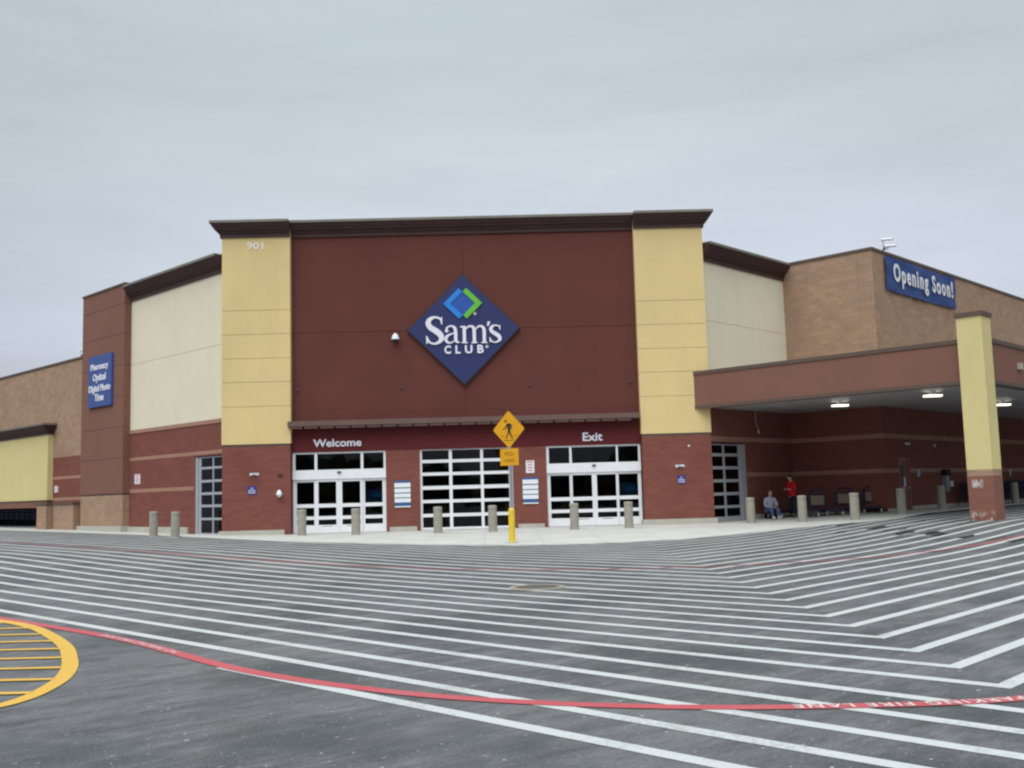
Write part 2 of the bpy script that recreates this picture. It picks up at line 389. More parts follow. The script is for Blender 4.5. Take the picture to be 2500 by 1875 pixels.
def dup(o, parent=None, loc=None, rz=None, label=None):
    c = o.copy(); COL.objects.link(c)
    if parent is not None: c.parent = parent
    if loc is not None: c.location = loc
    if rz is not None: c.rotation_euler = (0, 0, rz)
    if label: c['label'] = label
    for ch in [x for x in bpy.data.objects if x.parent == o]: dup(ch, c)
    return c

# ------------------------------------------------------------------ layout frames
D, FY = 40.676, 40.376
XL, XLr, XR1, XR2, W0 = -10.761, -8.066, 5.675, 8.434, 40.666
EX = (XR2+6.40*C, W0+6.40*C); C2 = (EX[0]+4.185*C, EX[1]-4.185*C)
FX = 7.837; BC = (FX+11.1*C, FY-11.1*C)
fE = Frame((0, D), (1, 0), (0, -1)); fP = Frame((0, FY), (1, 0), (0, -1))
fL = Frame((XL, W0), (-C, C), (-C, -C)); fR = Frame((XR2, W0), (C, C), (C, -C))
fT = Frame(EX, (C, -C), (-C, -C)); fU = Frame(C2, (C, C), (C, -C))
fA = Frame((FX, FY), (C, -C), (-C, -C)); fG = Frame(BC, (C, C), (C, -C))
fO = Frame((0, 0), (1, 0), (0, -1))   # local frame for repeats: a=x, off=-y

def ss(t): t = min(1, max(0, t)); return t*t*(3-2*t)
def gz(x, y):
    yy = min(90, max(-10, y)); r = .335*ss((x-6)/11)*ss((yy-20)/13)
    if x < 0: r += .30*(1-math.exp(max(x, -70)/12))*ss((yy-20)/12)
    return -.5+.008*yy+r
def pz(x):   # height of the sidewalk along the walls
    if x < -11: return .2*ss((-11-x)/6)+.06*ss((-17-x)/8)
    if x < 8.5: return 0.
    return .06*ss((x-8.5)/4)+.14*ss((x-13)/7)

# ------------------------------------------------------------------ ground
g = MB()
def rng(a, b, s): 
    r = []; v = a
    while v <= b+1e-6: r.append(v); v += s
    return r
xs = [-500, -250, -120]+rng(-66, 6, 1.5)+rng(6.5, 30, .5)+rng(31.5, 60, 1.5)+[120, 250, 500]
ys = [-400, -150, -60, -30]+rng(-10, 20, 1.5)+rng(20.5, 50, .5)+rng(51.5, 90, 1.5)+[150, 300, 600]
V = [(x, y, gz(x, y)) for y in ys for x in xs]; nx = len(xs)
Fc = [(j*nx+i, j*nx+i+1, (j+1)*nx+i+1, (j+1)*nx+i) for j in range(len(ys)-1) for i in range(nx-1)]
me = bpy.data.meshes.new('ground'); me.from_pydata(V, [], Fc); me.materials.append(M_asph); me.polygons.foreach_set('use_smooth', [True]*len(Fc))
go = bpy.data.objects.new('ground', me); COL.objects.link(go); props(go, kind='structure')

# sidewalk: outer edge -> wall line
outer = [(-52, 80.2), (-40, 68.2), (-30, 58.2), (-20, 48.1), (-11, 39.05), (-6.2, 34.5), (-3.4, 32.95), (-1.4, 32.1), (.6, 31.6), (2.3, 31.35), (4.0, 31.6), (5.6, 32.3), (7.2, 33.4), (8.7, 34.5), (10.2, 35.4), (11.7, 35.9), (13.0, 36.1), (14.3, 36.75), (15.6, 38.4), (16.7, 40.1), (20, 43.7), (30, 53.6), (45, 68.6)]
inner = [(-52, 84.0), (-40, 72.1), (-30, 62.0), (-20, 52.0), (-11, 43.0), (-8, 41), (-6.5, 41), (-4.5, 41), (-2, 41), (1.5, 41), (4.3, 41), (6.5, 41), (8.6, 41), (9.9, 42.5), (11.4, 44), (13, 45.4), (14.5, 43.9), (16, 42.5), (17.5, 44), (18.7, 45.2), (21.5, 48), (31.5, 58), (46.5, 73)]
sw = MB(); K = 6
rows = []
for (o, i_) in zip(outer, inner):
    zo = gz(*o)+.03; zi = pz(i_[0]); row = []
    for k in range(K+1):
        t = k/K; row.append((o[0]+(i_[0]-o[0])*t, o[1]+(i_[1]-o[1])*t, max(zo+(zi-zo)*t, gz(o[0]+(i_[0]-o[0])*t, o[1]+(i_[1]-o[1])*t)+.025)))
    rows.append(row)
for a, b in zip(rows[:-1], rows[1:]):
    for k in range(K): sw.face([a[k], b[k], b[k+1], a[k+1]])
    sw.face([(a[0][0], a[0][1], a[0][2]-.3), (b[0][0], b[0][1], b[0][2]-.3), b[0], a[0]])
def conc_joint():
    m, t, b = newmat('sidewalk_concrete'); b.inputs['Roughness'].default_value = .9
    f = noise(t, .8, 5, .6); f2 = noise(t, 20, 4)
    a = mixc(t, ramp(t, f, .3, .7), (.43, .42, .39), (.52, .51, .48)); a = mixc(t, math_n(t, 'MULTIPLY', ramp(t, f2, .45, .8), .3), a, (.34, .33, .30))
    tcn = t.nodes.new('ShaderNodeTexCoord'); sp = t.nodes.new('ShaderNodeSeparateXYZ'); t.links.new(tcn.outputs['Object'], sp.inputs[0])
    j = None
    for o_ in (0, 1):
        v = math_n(t, 'FRACT', math_n(t, 'DIVIDE', math_n(t, 'ADD', sp.outputs[o_], 500), 1.85)); l = math_n(t, 'LESS_THAN', v, .012); j = l if j is None else math_n(t, 'MAXIMUM', j, l)
    a = mixc(t, math_n(t, 'MULTIPLY', j, .5), a, (.2, .19, .17)); t.links.new(a, b.inputs['Base Color']); bump(t, b, f2, .3, .004); return m
sw.build('sidewalk', conc_joint(), kind='structure', origin=False, weld=True)
from mathutils.bvhtree import BVHTree
bv = BVHTree.FromPolygons([Vector(v) for v in sw.v], sw.f)
def floor_z(x, y):
    h = bv.ray_cast(Vector((x, y, 5)), Vector((0, 0, -1)))
    return h[0].z if h[0] is not None else gz(x, y)

# painted markings, draped on the asphalt
def drape_strip(m, pts, wid, dz, uvw=False):
    # pts: centre polyline (x,y); mitred
    n = len(pts); L = []; R = []
    for i in range(n):
        a = pts[max(0, i-1)]; b = pts[min(n-1, i+1)]
        if 0 < i < n-1:
            d0 = Vector((pts[i][0]-a[0], pts[i][1]-a[1])).normalized(); d1 = Vector((b[0]-pts[i][0], b[1]-pts[i][1])).normalized(); d = (d0+d1).normalized(); k = 1/max(.3, d.dot(d0))
        else: d = Vector((b[0]-a[0], b[1]-a[1])).normalized(); k = 1
        nn = Vector((-d.y, d.x))*wid/2*k
        L.append((pts[i][0]+nn.x, pts[i][1]+nn.y)); R.append((pts[i][0]-nn.x, pts[i][1]-nn.y))
    for i in range(n-1):
        q = [R[i], R[i+1], L[i+1], L[i]]; m.face([(x, y, gz(x, y)+dz) for x, y in q])
def seg(p, q, step=1.0):
    n = max(1, int(math.dist(p, q)/step)); return [(p[0]+(q[0]-p[0])*i/n, p[1]+(q[1]-p[1])*i/n) for i in range(n+1)]
wm = MB(); XK = 4.2
for n in range(0, 29):
    c = 8.15+.952*n
    if n == 0: pts = seg((-2.95, c+2.95), (14, c-14))
    elif n < 5: pts = seg((-20-n, c+20+n), (14, c-14))
    else:
        xl = -52 if n < 24 else -6
        xr = 40 if n < 24 else 14
        pts = seg((xl, c-xl), (0, c))[:-1]+seg((0, c), (4.26, c-3.98))[:-1]+seg((4.26, c-3.98), (xr, c-8.22+xr))
    drape_strip(wm, pts, .155, .004)
wm.build('white_road_markings', M_pw, kind='structure', origin=False)
def spline(P, k=8):
    P = [P[0]]+list(P)+[P[-1]]; o = []
    for i in range(1, len(P)-2):
        for j in range(k):
            t = j/k; o.append(tuple(.5*((2*P[i][a])+(-P[i-1][a]+P[i+1][a])*t+(2*P[i-1][a]-5*P[i][a]+4*P[i+1][a]-P[i+2][a])*t*t+(-P[i-1][a]+3*P[i][a]-3*P[i+1][a]+P[i+2][a])*t**3) for a in range(len(P[0]))))
    o.append(tuple(P[-2])); return o
rm = MB()
red1 = spline([(-45, 53.3), (-30, 38.3), (-20, 28.3), (-12, 20.3), (-7.7, 16.2), (-4.85, 13.45), (-2.75, 10.95), (-1.2, 9.62), (.1, 8.9), (1.5, 8.48), (2.9, 8.34), (4.1, 8.42), (5.3, 8.85), (7.2, 10.2), (10, 12.9), (16, 18.9)], 8)
red2 = spline([(-52, 72.5), (-30, 50.5), (-20, 40.5), (-13.5, 34.0), (-9.3, 29.8), (-5.0, 26.1), (-1.95, 23.75), (.8, 22.45), (2.5, 22.05), (4.3, 22.0), (6.1, 22.35), (8, 23.05), (10.8, 24.7), (13.4, 26.8), (20, 33), (30, 43)], 8)
drape_strip(rm, red1, .165, .008); drape_strip(rm, red2, .095, .008)
rm.build('red_fire_lane_marking', M_pr, kind='structure', origin=False)
# lettering on the red line (reads from the building side)
def lane_text(m, body, path, s0, height, dz, length):
    # path walked in reading direction; letters' tops to the left of... the camera side
    cu = bpy.data.curves.new('t', 'FONT'); cu.body = body; cu.size = 1; cu.offset = .02; cu.resolution_u = 3; cu.space_character = 1.25
    ob = bpy.data.objects.new('t', cu); me = bpy.data.meshes.new_from_object(ob)
    vs = [v.co for v in me.vertices]; x0 = min(v.x for v in vs); x1 = max(v.x for v in vs); y0 = 0; y1 = .70
    cum = [0]
    for a, b in zip(path[:-1], path[1:]): cum.append(cum[-1]+math.dist(a, b))
    def at(s):
        for i in range(len(path)-1):
            if cum[i+1] >= s:
                t = (s-cum[i])/(cum[i+1]-cum[i]); a, b = path[i], path[i+1]; d = Vector((b[0]-a[0], b[1]-a[1])).normalized()
                return Vector((a[0]+(b[0]-a[0])*t, a[1]+(b[1]-a[1])*t)), d
        return Vector(path[-1]), d
    for p in me.polygons:
        q = []
        for i in p.vertices:
            v = vs[i]; P, d = at(s0+(v.x-x0)/(x1-x0)*length); upv = Vector((-d.y, d.x)); h = ((v.y-y0)/(y1-y0)-.5)*height
            P = P+upv*h; q.append((P.x, P.y, gz(P.x, P.y)+dz))
        m.face(q)
    bpy.data.objects.remove(ob); bpy.data.curves.remove(cu); bpy.data.meshes.remove(me)
rev = list(reversed(red1))
def s_at(path, x):
    s = 0
    for a, b in zip(path[:-1], path[1:]):
        if (a[0]-x)*(b[0]-x) <= 0: return s+math.dist(a, b)*(abs(a[0]-x)/max(1e-6, abs(a[0]-b[0])))
        s += math.dist(a, b)
    return s
lt = MB()
lane_text(lt, 'NO PARKING FIRE LANE', rev, s_at(rev, 4.56), .125, .011, 2.28)
lane_text(lt, 'NO PARKING FIRE LANE', rev, s_at(rev, -3.75), .09, .011, 2.28)
lane_text(lt, 'NO PARKING FIRE LANE', rev, s_at(rev, 12.0), .125, .011, 2.28)
lt.build('fire_lane_lettering', M_pt, kind='structure', origin=False)
# yellow hatched island
ym = MB()
isl = spline([(-16, 19.0), (-12, 18.2), (-9.3, 17.1), (-7.56, 15.85), (-6.65, 14.95), (-5.95, 13.95), (-5.35, 12.95), (-4.95, 12.1), (-4.62, 11.3), (-4.42, 10.6), (-4.35, 10.0), (-4.37, 9.6), (-4.5, 9.3), (-4.9, 8.95), (-5.6, 8.5), (-7, 7.9), (-9.5, 7.3), (-13, 6.9), (-16, 6.8)], 8)
drape_strip(ym, isl, .17, .010)
for k in range(13):
    y = 8.55+.70*k
    cr_ = [p for p in isl if abs(p[1]-y) < .25]
    xe = max(p[0] for p in cr_) if cr_ else -7
    best = min(isl, key=lambda p: abs(p[1]-(y-.0)) + (0 if p[0] > -8.5 or k > 9 else 100)); xe = best[0]-.02
    drape_strip(ym, [(xe-.04, y-.01), (xe-3, y+.10), (-16, y+.4)], .115, .012)
ym.build('yellow_road_markings', M_py, kind='structure', origin=False)
# dark wet tar patches across the crosswalk stripes
tm = MB()
for (x, y, a, b, dz_) in [(11.6, 33.6, .5, .17, .002), (11.9, 32.6, .6, .2, .010), (11.75, 31.4, .5, .15, .002), (12.2, 31.3, .3, .08, .010), (11.75, 29.95, .65, .2, .010), (12.25, 29.35, .55, .18, .010), (12.15, 28.6, .45, .17, .010), (12.5, 27.6, .5, .12, .010), (12.75, 26.7, .6, .14, .002), (13.1, 26.1, .6, .14, .010), (14.3, 34.9, .6, .16, .002), (13.4, 37.0, 1.0, .12, .002), (10.6, 32.1, .4, .12, .002), (15.5, 38.3, 1.2, .15, .010), (12.3, 36.0, 1.1, .10, .010)]:
    P = []
    for k in range(16):
        t = 2*math.pi*k/16; r = 1+random.uniform(-.3, .3); q = 1/max(abs(math.cos(t)), abs(math.sin(t)))**.6; u, v = a*r*q*math.cos(t), b*r*q*math.sin(t)
        xx, yy = x+u*C-v*C*.4, y+u*C+v*C*1.4; P.append((xx, yy, gz(xx, yy)+dz_))
    tm.face(P)
tm.build('tar_patches', M_tar, kind='structure', origin=False)
mh = empty('manhole_cover', (.65, 18.62, gz(.65, 18.62)), 'round iron cover with sandy rim set in the striped asphalt', 'manhole cover')
MB().lathe((0, 0, 0), [(.40, .014), (.50, .016), (.52, .004)], 28).build('rim', M_sand, mh, local=True)
b_ = MB().lathe((0, 0, 0), [(0, .016), (.30, .016), (.31, .010), (.33, .010), (.34, .016), (.40, .015)], 28); b_.build('cover', M_iron, mh, local=True)

# ------------------------------------------------------------------ the building
B = empty('store_building', (0, D, 0), 'large yellow, maroon and tan warehouse store with angled corner entrance and drive-through canopy', 'building')
def part(m, name, mat, label=None, parent=None): return m.build(name, mat, parent or B, label=label)
G3 = .015
# central maroon wall with real joints
m = MB()
m.box(fE, XLr, XR1, -.6, -.03, 3.17, 12.2)
for a0, a1 in ((XLr, -1.2-G3/2), (-1.2+G3/2, XR1)):
    m.box(fE, a0, a1, -.031, 0, 4.12, 7.91-G3/2); m.box(fE, a0, a1, -.031, 0, 7.91+G3/2, 12.2)
part(m, 'entrance_wall', M_maroon)
m = MB().box(fE, XLr, XR1, -.031, .012, 3.17, 4.12); part(m, 'door_header_band', M_band)
for x in (-7.85, -3.76, 1.34, 5.34):
    Cn = fE.p(x, 0, 5.66); part(MB().cyl((Cn[0], D, 5.66), (Cn[0], D-.04, 5.66), .085, n=16), 'anchor_plate', M_steeldk)
# pilasters
def pilaster(x0, x1):
    m = MB(); zs = [3.53, 5.005, 5.970, 6.909, 7.869, 8.830, 12.2]
    m.box(fP, x0+.02, x1-.02, -.8, -.03, 3.53, 12.2)
    for a, b in zip(zs[:-1], zs[1:]):
        m.box(fP, x0, x1, -.82, 0, a+(G3/2 if a > 4 else 0), b-(G3/2 if b < 12 else 0))
    part(m, 'pilaster', M_yellow)
    part(MB().box(fP, x0+.03, x1-.03, -.8, -.03, 3.44, 3.529), 'shadow_gap_strip', M_trim)  # dark strip colours in the shadow gap between yellow stucco and brick
    part(MB().box(fP, x0+.02, x1-.02, -.8, -.02, 0, 3.439), 'pilaster_base', M_brick)
    part(MB().box(fP, x0-.08, x1+.08 if x0 > 0 else x1-.24, -.7, .08, -.06, .19), 'base_curb', M_stonecurb)
pilaster(XL, XLr); pilaster(XR1, XR2)
# brick piers between doors and the window
hol_c = [(-8.06, -4.40, 0, 3.165), (-3.07, .60, 0, 3.165), (1.92, 5.66, 0, 3.165)]
part(MB().box(fE, -4.40, -3.07, -.6, 0, 0, 3.168), 'brick_pier', M_brick); part(MB().box(fE, .60, 1.92, -.6, 0, 0, 3.168), 'brick_pier', M_brick)
part(MB().box(fE, -4.27, -3.20, 0, .09, -.06, .17), 'base_curb', M_stonecurb); part(MB().box(fE, .75, 1.78, 0, .09, -.06, .15), 'base_curb', M_stonecurb)

# cornices: profile swept with mitres
PROF = [(.0, .0), (.07, .0), (.07, .13), (.11, .15), (.13, .19), (.18, .25), (.25, .29), (.26, .33), (.31, .38), (.38, .50), (.40, .51), (.40, .58)]
def cornice(path, norms, z0, k=1.0, ko=1.0, name='cornice', back=.5):
    # path pts with outward unit normals per segment; profile offset out from wall line
    n = len(path); mit = []
    for i in range(n):
        ns = [norms[j] for j in (i-1, i) if 0 <= j < n-1]
        if len(ns) == 1: mit.append(Vector(ns[0]))
        else:
            a = Vector(ns[0])+Vector(ns[1]); mit.append(a/(a.dot(Vector(ns[0]))))
    def P(i, o, z): return (path[i][0]+mit[i].x*o, path[i][1]+mit[i].y*o, z0+z)
    prof = [(p[0]*ko, p[1]*k) for p in PROF]
    m = MB()
    for i in range(n-1):
        for (o0, za), (o1, zb) in zip(prof[:-1], prof[1:]): m.face([P(i, o0, za), P(i+1, o0, za), P(i+1, o1, zb), P(i, o1, zb)])
        zt = prof[-1][1]; m.face([P(i, prof[-1][0], zt), P(i+1, prof[-1][0], zt), P(i+1, -back, zt), P(i, -back, zt)])
    for i in (0, n-1):
        m.face([P(i, o, z) for o, z in prof]+[P(i, -.001, prof[-1][1])])
    c = part(m, name, M_corn)
    m = MB(); zt = prof[-1][1]
    for i in range(n-1):
        q = .415*ko
        m.face([P(i, q, zt-.05), P(i+1, q, zt-.05), P(i+1, q, zt+.05), P(i, q, zt+.05)]); m.face([P(i, q, zt+.05), P(i+1, q, zt+.05), P(i+1, -back, zt+.05), P(i, -back, zt+.05)])
        m.face([P(i, q, zt-.05), P(i+1, q, zt-.05), P(i+1, .39*ko, zt-.05), P(i, .39*ko, zt-.05)])
    for i in (0, n-1): m.face([P(i, .415*ko, zt-.05), P(i, .415*ko, zt+.05), P(i, -back, zt+.05), P(i, -back, zt-.05)])
    m.build('coping', M_trimlite, c)
cornice([(XL, FY+.9), (XL, FY), (XLr, FY)], [(-1, 0), (0, -1)], 11.78)
cornice([(XR1, FY), (XR2, FY), (XR2, FY+.9)], [(0, -1), (1, 0)], 11.78)
cornice([(XLr+.003, D), (XR1-.003, D)], [(0, -1)], 11.795)
# roof behind the parapets
part(MB().prism([(XL+.1, D+.1), (XR2-.1, D+.1), (XR2-.1, D+5), (XL+.1, D+5)], 11.6, 11.7), 'roof', M_trimlite)
LE = fL.p(46, -.3, 0)[:2]; UE = fU.p(46, -.3, 0)[:2]
part(MB().prism([fL.p(.2, -.3, 0)[:2], fR.p(.2, -.3, 0)[:2], fT.p(0, -.3, 0)[:2], fT.p(4.0, -.3, 0)[:2], UE, (0, 100), LE], 8.15, 8.25), 'roof', M_trimlite)
part(MB().prism([fE.p(-10, -8.6, 0)[:2], fE.p(8, -8.6, 0)[:2], fE.p(8, -8.4, 0)[:2], fE.p(-10, -8.4, 0)[:2]], 0, 11.6), 'rear_wall', M_tanblk)

# left wing
WT = .45
def bands(F, a0, a1, zs, par_name='band_course', holes=(), th=.11):
    for z0, z1 in zs:
        cuts = [(a0, a1)]
        for h in holes:
            if h[2] < (z0+z1)/2 < h[3]:
                nc = []
                for p, q in cuts:
                    if h[0] > p: nc.append((p, min(q, h[0])))
                    if h[1] < q: nc.append((max(p, h[1]), q))
                cuts = nc
        m = MB()
        for p, q in cuts: m.box(F, p, q, -.1, .006, z0, z1)
        part(m, par_name, M_bandstone)
hl = [(.05, 2.22, 0, 3.18)]
m = MB(); m.wall(fL, 0, 8.0, 0, 4.45, 0, WT, hl); part(m, 'wing_brick_wall', M_brick)
m = MB(); m.box(fL, 0, 8.0, -WT, -.03, 4.6, 10.9)
m.box(fL, 0, 8.0, -.031, 0, 4.61, 7.57-G3/2); m.box(fL, 0, 8.0, -.031, 0, 7.57+G3/2, 10.9); part(m, 'wing_wall', M_cream)
m = MB().box(fL, 0, 8.0, -.2, .03, 4.45, 4.61); part(m, 'trim_course', M_bandstone)
bands(fL, 0, 8.0, [(3.24, 3.385), (1.83, 1.985)], holes=[(0, 2.3, 0, 3.2)])
part(MB().box(fL, 2.7, 8.0, 0, .09, -.1, .34), 'base_curb', M_stonecurb)
p0 = fL.p(-.0, 0, 0)[:2]; p1 = fL.p(8.0, 0, 0)[:2]
cornice([p1, p0], [(-C, -C)], 10.47, k=1.14, ko=1.05)
# right wing
hr = [(.05, 2.60, 0, 3.14)]
m = MB(); m.wall(fR, 0, 6.4, 0, 4.70, 0, WT, hr); part(m, 'wing_brick_wall', M_brick)
m = MB(); m.box(fR, 0, 6.4, -WT, -.03, 4.70, 10.9)
m.box(fR, 0, 6.4, -.031, 0, 4.70, 8.06-G3/2); m.box(fR, 0, 6.4, -.031, 0, 8.06+G3/2, 10.9); part(m, 'wing_wall', M_cream)
bands(fR, 0, 6.4, [(3.20, 3.40), (1.77, 1.95)], holes=[(0, 2.62, 0, 3.15)])
part(MB().box(fR, 2.7, 6.4, 0, .09, -.1, .22), 'base_curb', M_stonecurb)
cornice([fR.p(0, 0, 0)[:2], fR.p(6.38, 0, 0)[:2]], [(C, -C)], 10.47, k=1.18, ko=1.05)
# tan side walls around the right corner
LU = 46
m = MB(); m.box(fT, -.4, 3.512, -WT, 0, 4.70, 11.12); m.box(fT, 3.528, 4.185, -WT, 0, 4.70, 11.12); m.box(fT, 3.505, 3.535, -WT+.01, -.012, 4.71, 11.1); m.box(fU, .45, LU, -.5, 0, 4.70, 11.12); part(m, 'block_wall', M_tanblk)
m = MB(); m.box(fT, -.4, 4.185, -WT, 0, 0, 4.70); m.wall(fU, .45, LU, 0, 4.70, 0, .5, [(1.28, 2.31, 0, 2.37)]); part(m, 'lower_brick_wall', M_brick)
bands(fT, 0, 4.191, [(3.20, 3.40), (1.77, 1.95)]); bands(fU, 0, LU, [(3.20, 3.40), (1.77, 1.95)], holes=[(1.25, 2.34, 0, 2.4)])
part(MB().box(fT, .09, 4.27, 0, .09, -.1, .20), 'base_curb', M_stonecurb); part(MB().box(fU, 2.4, LU, 0, .09, 0, .36), 'base_curb', M_stonecurb)
part(MB().box(fU, 0, 1.2, .0, .088, 0, .30), 'base_curb', M_stonecurb)
m = MB().box(fT, 0, 4.225, -.5, .04, 11.12, 11.24); m.box(fU, .04, LU, -.5, .041, 11.118, 11.242); part(m, 'coping', M_trim)
# brown tower on the left
m = MB(); zs = [1.83, 3.41, 4.80, 6.2, 7.6, 9.03, 10.38, 11.24]; o_ = .33
m.box(fL, 8.02, 12.38, -.5, o_-.03, 1.83, 11.24)
for a, b in zip(zs[:-1], zs[1:]): m.box(fL, 8.0, 12.4, -.52, o_, a+(G3/2 if a > 2 else 0), b-(G3/2 if b < 11 else 0))
part(m, 'side_tower', M_brown)
part(MB().box(fL, 8.02, 12.38, -.5, o_-.03, 1.75, 1.829), 'shadow_gap_strip', M_trim)  # recessed dark gap strip, same as under the pilasters
part(MB().box(fL, 8.02, 12.38, -.5, o_-.02, 0, 1.749), 'tower_base', M_tanblk)
part(MB().box(fL, 7.95, 12.5, 0, o_+.09, -.1, .38), 'base_curb', M_stonecurb)
part(MB().box(fL, 7.96, 12.44, -.6, o_+.04, 11.24, 11.33), 'coping', M_trim)
# left tan side wall with the cart alcove
alc = [(17.5, 30, .2, 1.29)]
m = MB().wall(fL, 12.0, LU, 3.76, 8.46, 0, WT); part(m, 'block_wall', M_tanblk)
m = MB().wall(fL, 12.0, LU, 0, 3.76, 0, WT, alc); part(m, 'lower_brick_wall', M_brick)
bands(fL, 12.4, 16.4, [(2.66, 2.80), (1.60, 1.76)])
part(MB().box(fL, 12.0, LU, -.5, .05, 8.46, 8.56), 'coping', M_trim)
m = MB().box(fL, 16.4, LU-6, -.1, .28, 1.66, 5.0); part(m, 'yellow_panel', M_yellow2)
m = MB().wall(fL, 16.45, LU-6, .1, 1.60, .24, .6, [(17.45, 30, .2, 1.28)]); part(m, 'alcove_front', M_brown)
part(MB().box(fL, 16.42, LU-6, -.1, .26, 1.601, 1.659), 'shadow_gap_strip', M_trim)  # recessed dark gap strip below the yellow panel, as on the pilasters
pc = fL.p
cornice([pc(LU-6, .28, 0)[:2], pc(16.4, .28, 0)[:2], pc(16.4, 0, 0)[:2]], [(-C, -C), (C, -C)], 4.95, k=.85, ko=1.0, back=.25)
for a0, a1, o in ((16.05, 17.2, .45), (13.2, 15.5, .30)):
    part(MB().box(fL, a0, a1, 0, o, 0, 1.40), 'screen_wall', M_tanblk); part(MB().box(fL, a0-.04, a1+.04, 0, o+.04, 1.40, 1.50), 'screen_wall_cap', M_trim)
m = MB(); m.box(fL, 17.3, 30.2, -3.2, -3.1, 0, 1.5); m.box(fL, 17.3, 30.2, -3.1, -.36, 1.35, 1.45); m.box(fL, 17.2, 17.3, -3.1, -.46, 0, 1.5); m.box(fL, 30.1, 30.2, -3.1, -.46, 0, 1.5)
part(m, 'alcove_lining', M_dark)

# canopy
part(MB().box(fA, 0, 11.1, -.35, 0, 4.58, 5.80).box(fG, 0.35, 40, -.35, 0, 4.58, 5.80), 'canopy_fascia', M_brown)
part(MB().box(fA, -.0, 11.13, -.45, .035, 5.80, 5.94).box(fG, .03, 40, -.45, .036, 5.798, 5.942), 'canopy_cap', M_trim)
part(MB().box(fA, -.0, 11.12, -.37, .02, 4.46, 4.58).box(fG, .02, 40, -.37, .021, 4.458, 4.579), 'canopy_drip_edge', M_trim)
A0 = fA.p(0, -.36, 0)[:2]
pol = [A0, fA.p(10.75, -.36, 0)[:2], fG.p(40, -.36, 0)[:2], fU.p(40.5, -.1, 0)[:2], fU.p(.1, -.1, 0)[:2], fT.p(-.1, -.1, 0)[:2], fR.p(.1, -.1, 0)[:2], (XR2-.06, W0), (XR2-.06, FY+.03)]
part(MB().prism(pol, 4.52, 4.60), 'canopy_soffit', M_sofit)
part(MB().prism(pol, 5.55, 5.65), 'canopy_roof', M_trimlite)
colm = empty('dummy', (0, 0, 0)); bpy.data.objects.remove(colm)
cl = MB().box(fA, 10.36, 11.15, -.6, .2, 1.69, 6.62).build('canopy_column', M_yellow2, B)
MB().box(fA, 10.36, 11.15, -.6, .2, 1.49, 1.688).build('band_course', M_tanblk, cl)
MB().box(fA, 10.355, 11.155, -.605, .205, -.3, 1.489).build('brick_plinth', M_colbrick, cl)
MB().box(fA, 10.31, 11.20, -.65, .25, 6.621, 6.76).build('column_cap', M_trim, cl)

# entrance awning bar with brackets
part(MB().box(fE, -8.15, 5.60, .012, .50, 4.17, 4.37), 'awning_bar', M_awn)
m = MB()
for k in range(22):
    x = -7.85+.612*k
    m.box(fE, x-.265, x+.265, .35, .46, 4.075, 4.168)
part(m, 'awning_brackets', M_awn)

# glazing -------------------------------------------------------------
def frame_grid(F, a0, a1, z0, z1, front, dep, holes):
    return MB().wall(F, a0, a1, z0, z1, front, dep, holes)
def pane(F, rects, off, parent):
    m = MB()
    for a0, a1, z0, z1 in rects: m.box(F, a0-.01, a1+.01, off-.012, off, z0-.01, z1+.01)
    m.build('glass', M_glass, parent)
def auto_door(x0, x1, cols, mull):
    rows = [(.32, .53), (.66, 1.0), (1.14, 2.0)]
    # transom
    hs = [(x0+.10, mull[0][0], 2.47, 3.10), (mull[0][1], mull[1][0], 2.47, 3.10), (mull[1][1], x1-.09, 2.47, 3.10)]
    t = part(frame_grid(fE, x0, x1, 2.44, 3.165, -.05, .12, hs), 'transom_window', M_white); pane(fE, hs, -.10, t)
    part(MB().box(fE, x0, x1, -.20, .0, 2.10, 2.44), 'door_header', M_white)
    edges = [x0, (cols[0][1]+cols[1][0])/2, (cols[1][1]+cols[2][0])/2, (cols[2][1]+cols[3][0])/2, x1]
    for k, (a, b) in enumerate(cols):
        o = -.05 if k in (1, 2) else -.09
        hs = [(a, b, r0, r1) for r0, r1 in rows]
        d = part(frame_grid(fE, edges[k]+.004, edges[k+1]-.004, .01, 2.098, o, .05, hs), 'sliding_door', M_white)
        pane(fE, hs, o-.02, d)
        if k in (1, 2):
            MB().box(fE, a+.16, b-.16, o, o+.004, .262, .278).build('label_strip', M_black, d)
    # motion sensor on the header
    cx = (x0+x1)/2; part(MB().box(fE, cx-.07, cx+.07, 0, .06, 2.33, 2.39), 'motion_sensor', M_black)
auto_door(-8.06, -4.40, [(-7.91, -7.23), (-7.06, -6.36), (-6.13, -5.42), (-5.24, -4.55)], [(-7.20, -7.10), (-5.39, -5.29)])
auto_door(1.925, 5.655, [(2.06, 2.82), (2.93, 3.70), (3.89, 4.65), (4.76, 5.52)], [(2.84, 2.93), (4.69, 4.76)])
def sec_door(F, a0, a1, cols, rails, off, mat, jamb):
    hs = [(c0, c1, r0, r1) for c0, c1 in cols for r0, r1 in rails]
    d = part(frame_grid(F, a0, a1, .01, rails[-1][1]+.04, off, .05, hs), 'sectional_glass_door', mat); pane(F, hs, off-.02, d)
    for j0, j1 in jamb: MB().box(F, j0, j1, off-.1, off+.03, 0, rails[-1][1]+.05).build('door_jamb', M_grey, d)
sec_door(fE, -3.07, .50, [(-2.98, -1.92), (-1.80, -.68), (-.57, .43)], [(.10, .51), (.635, 1.06), (1.18, 1.58), (1.72, 2.13), (2.25, 2.63), (2.75, 3.12)], -.08, M_white, [(.505, .60)])
sec_door(fL, .05, 2.0, [(.12, .84), (.92, 1.05+.77)], [(.10, .62), (.71, 1.13), (1.23, 1.62), (1.72, 2.12), (2.22, 2.65), (2.74, 3.10)], -.06, M_grey, [(2.02, 2.22)])
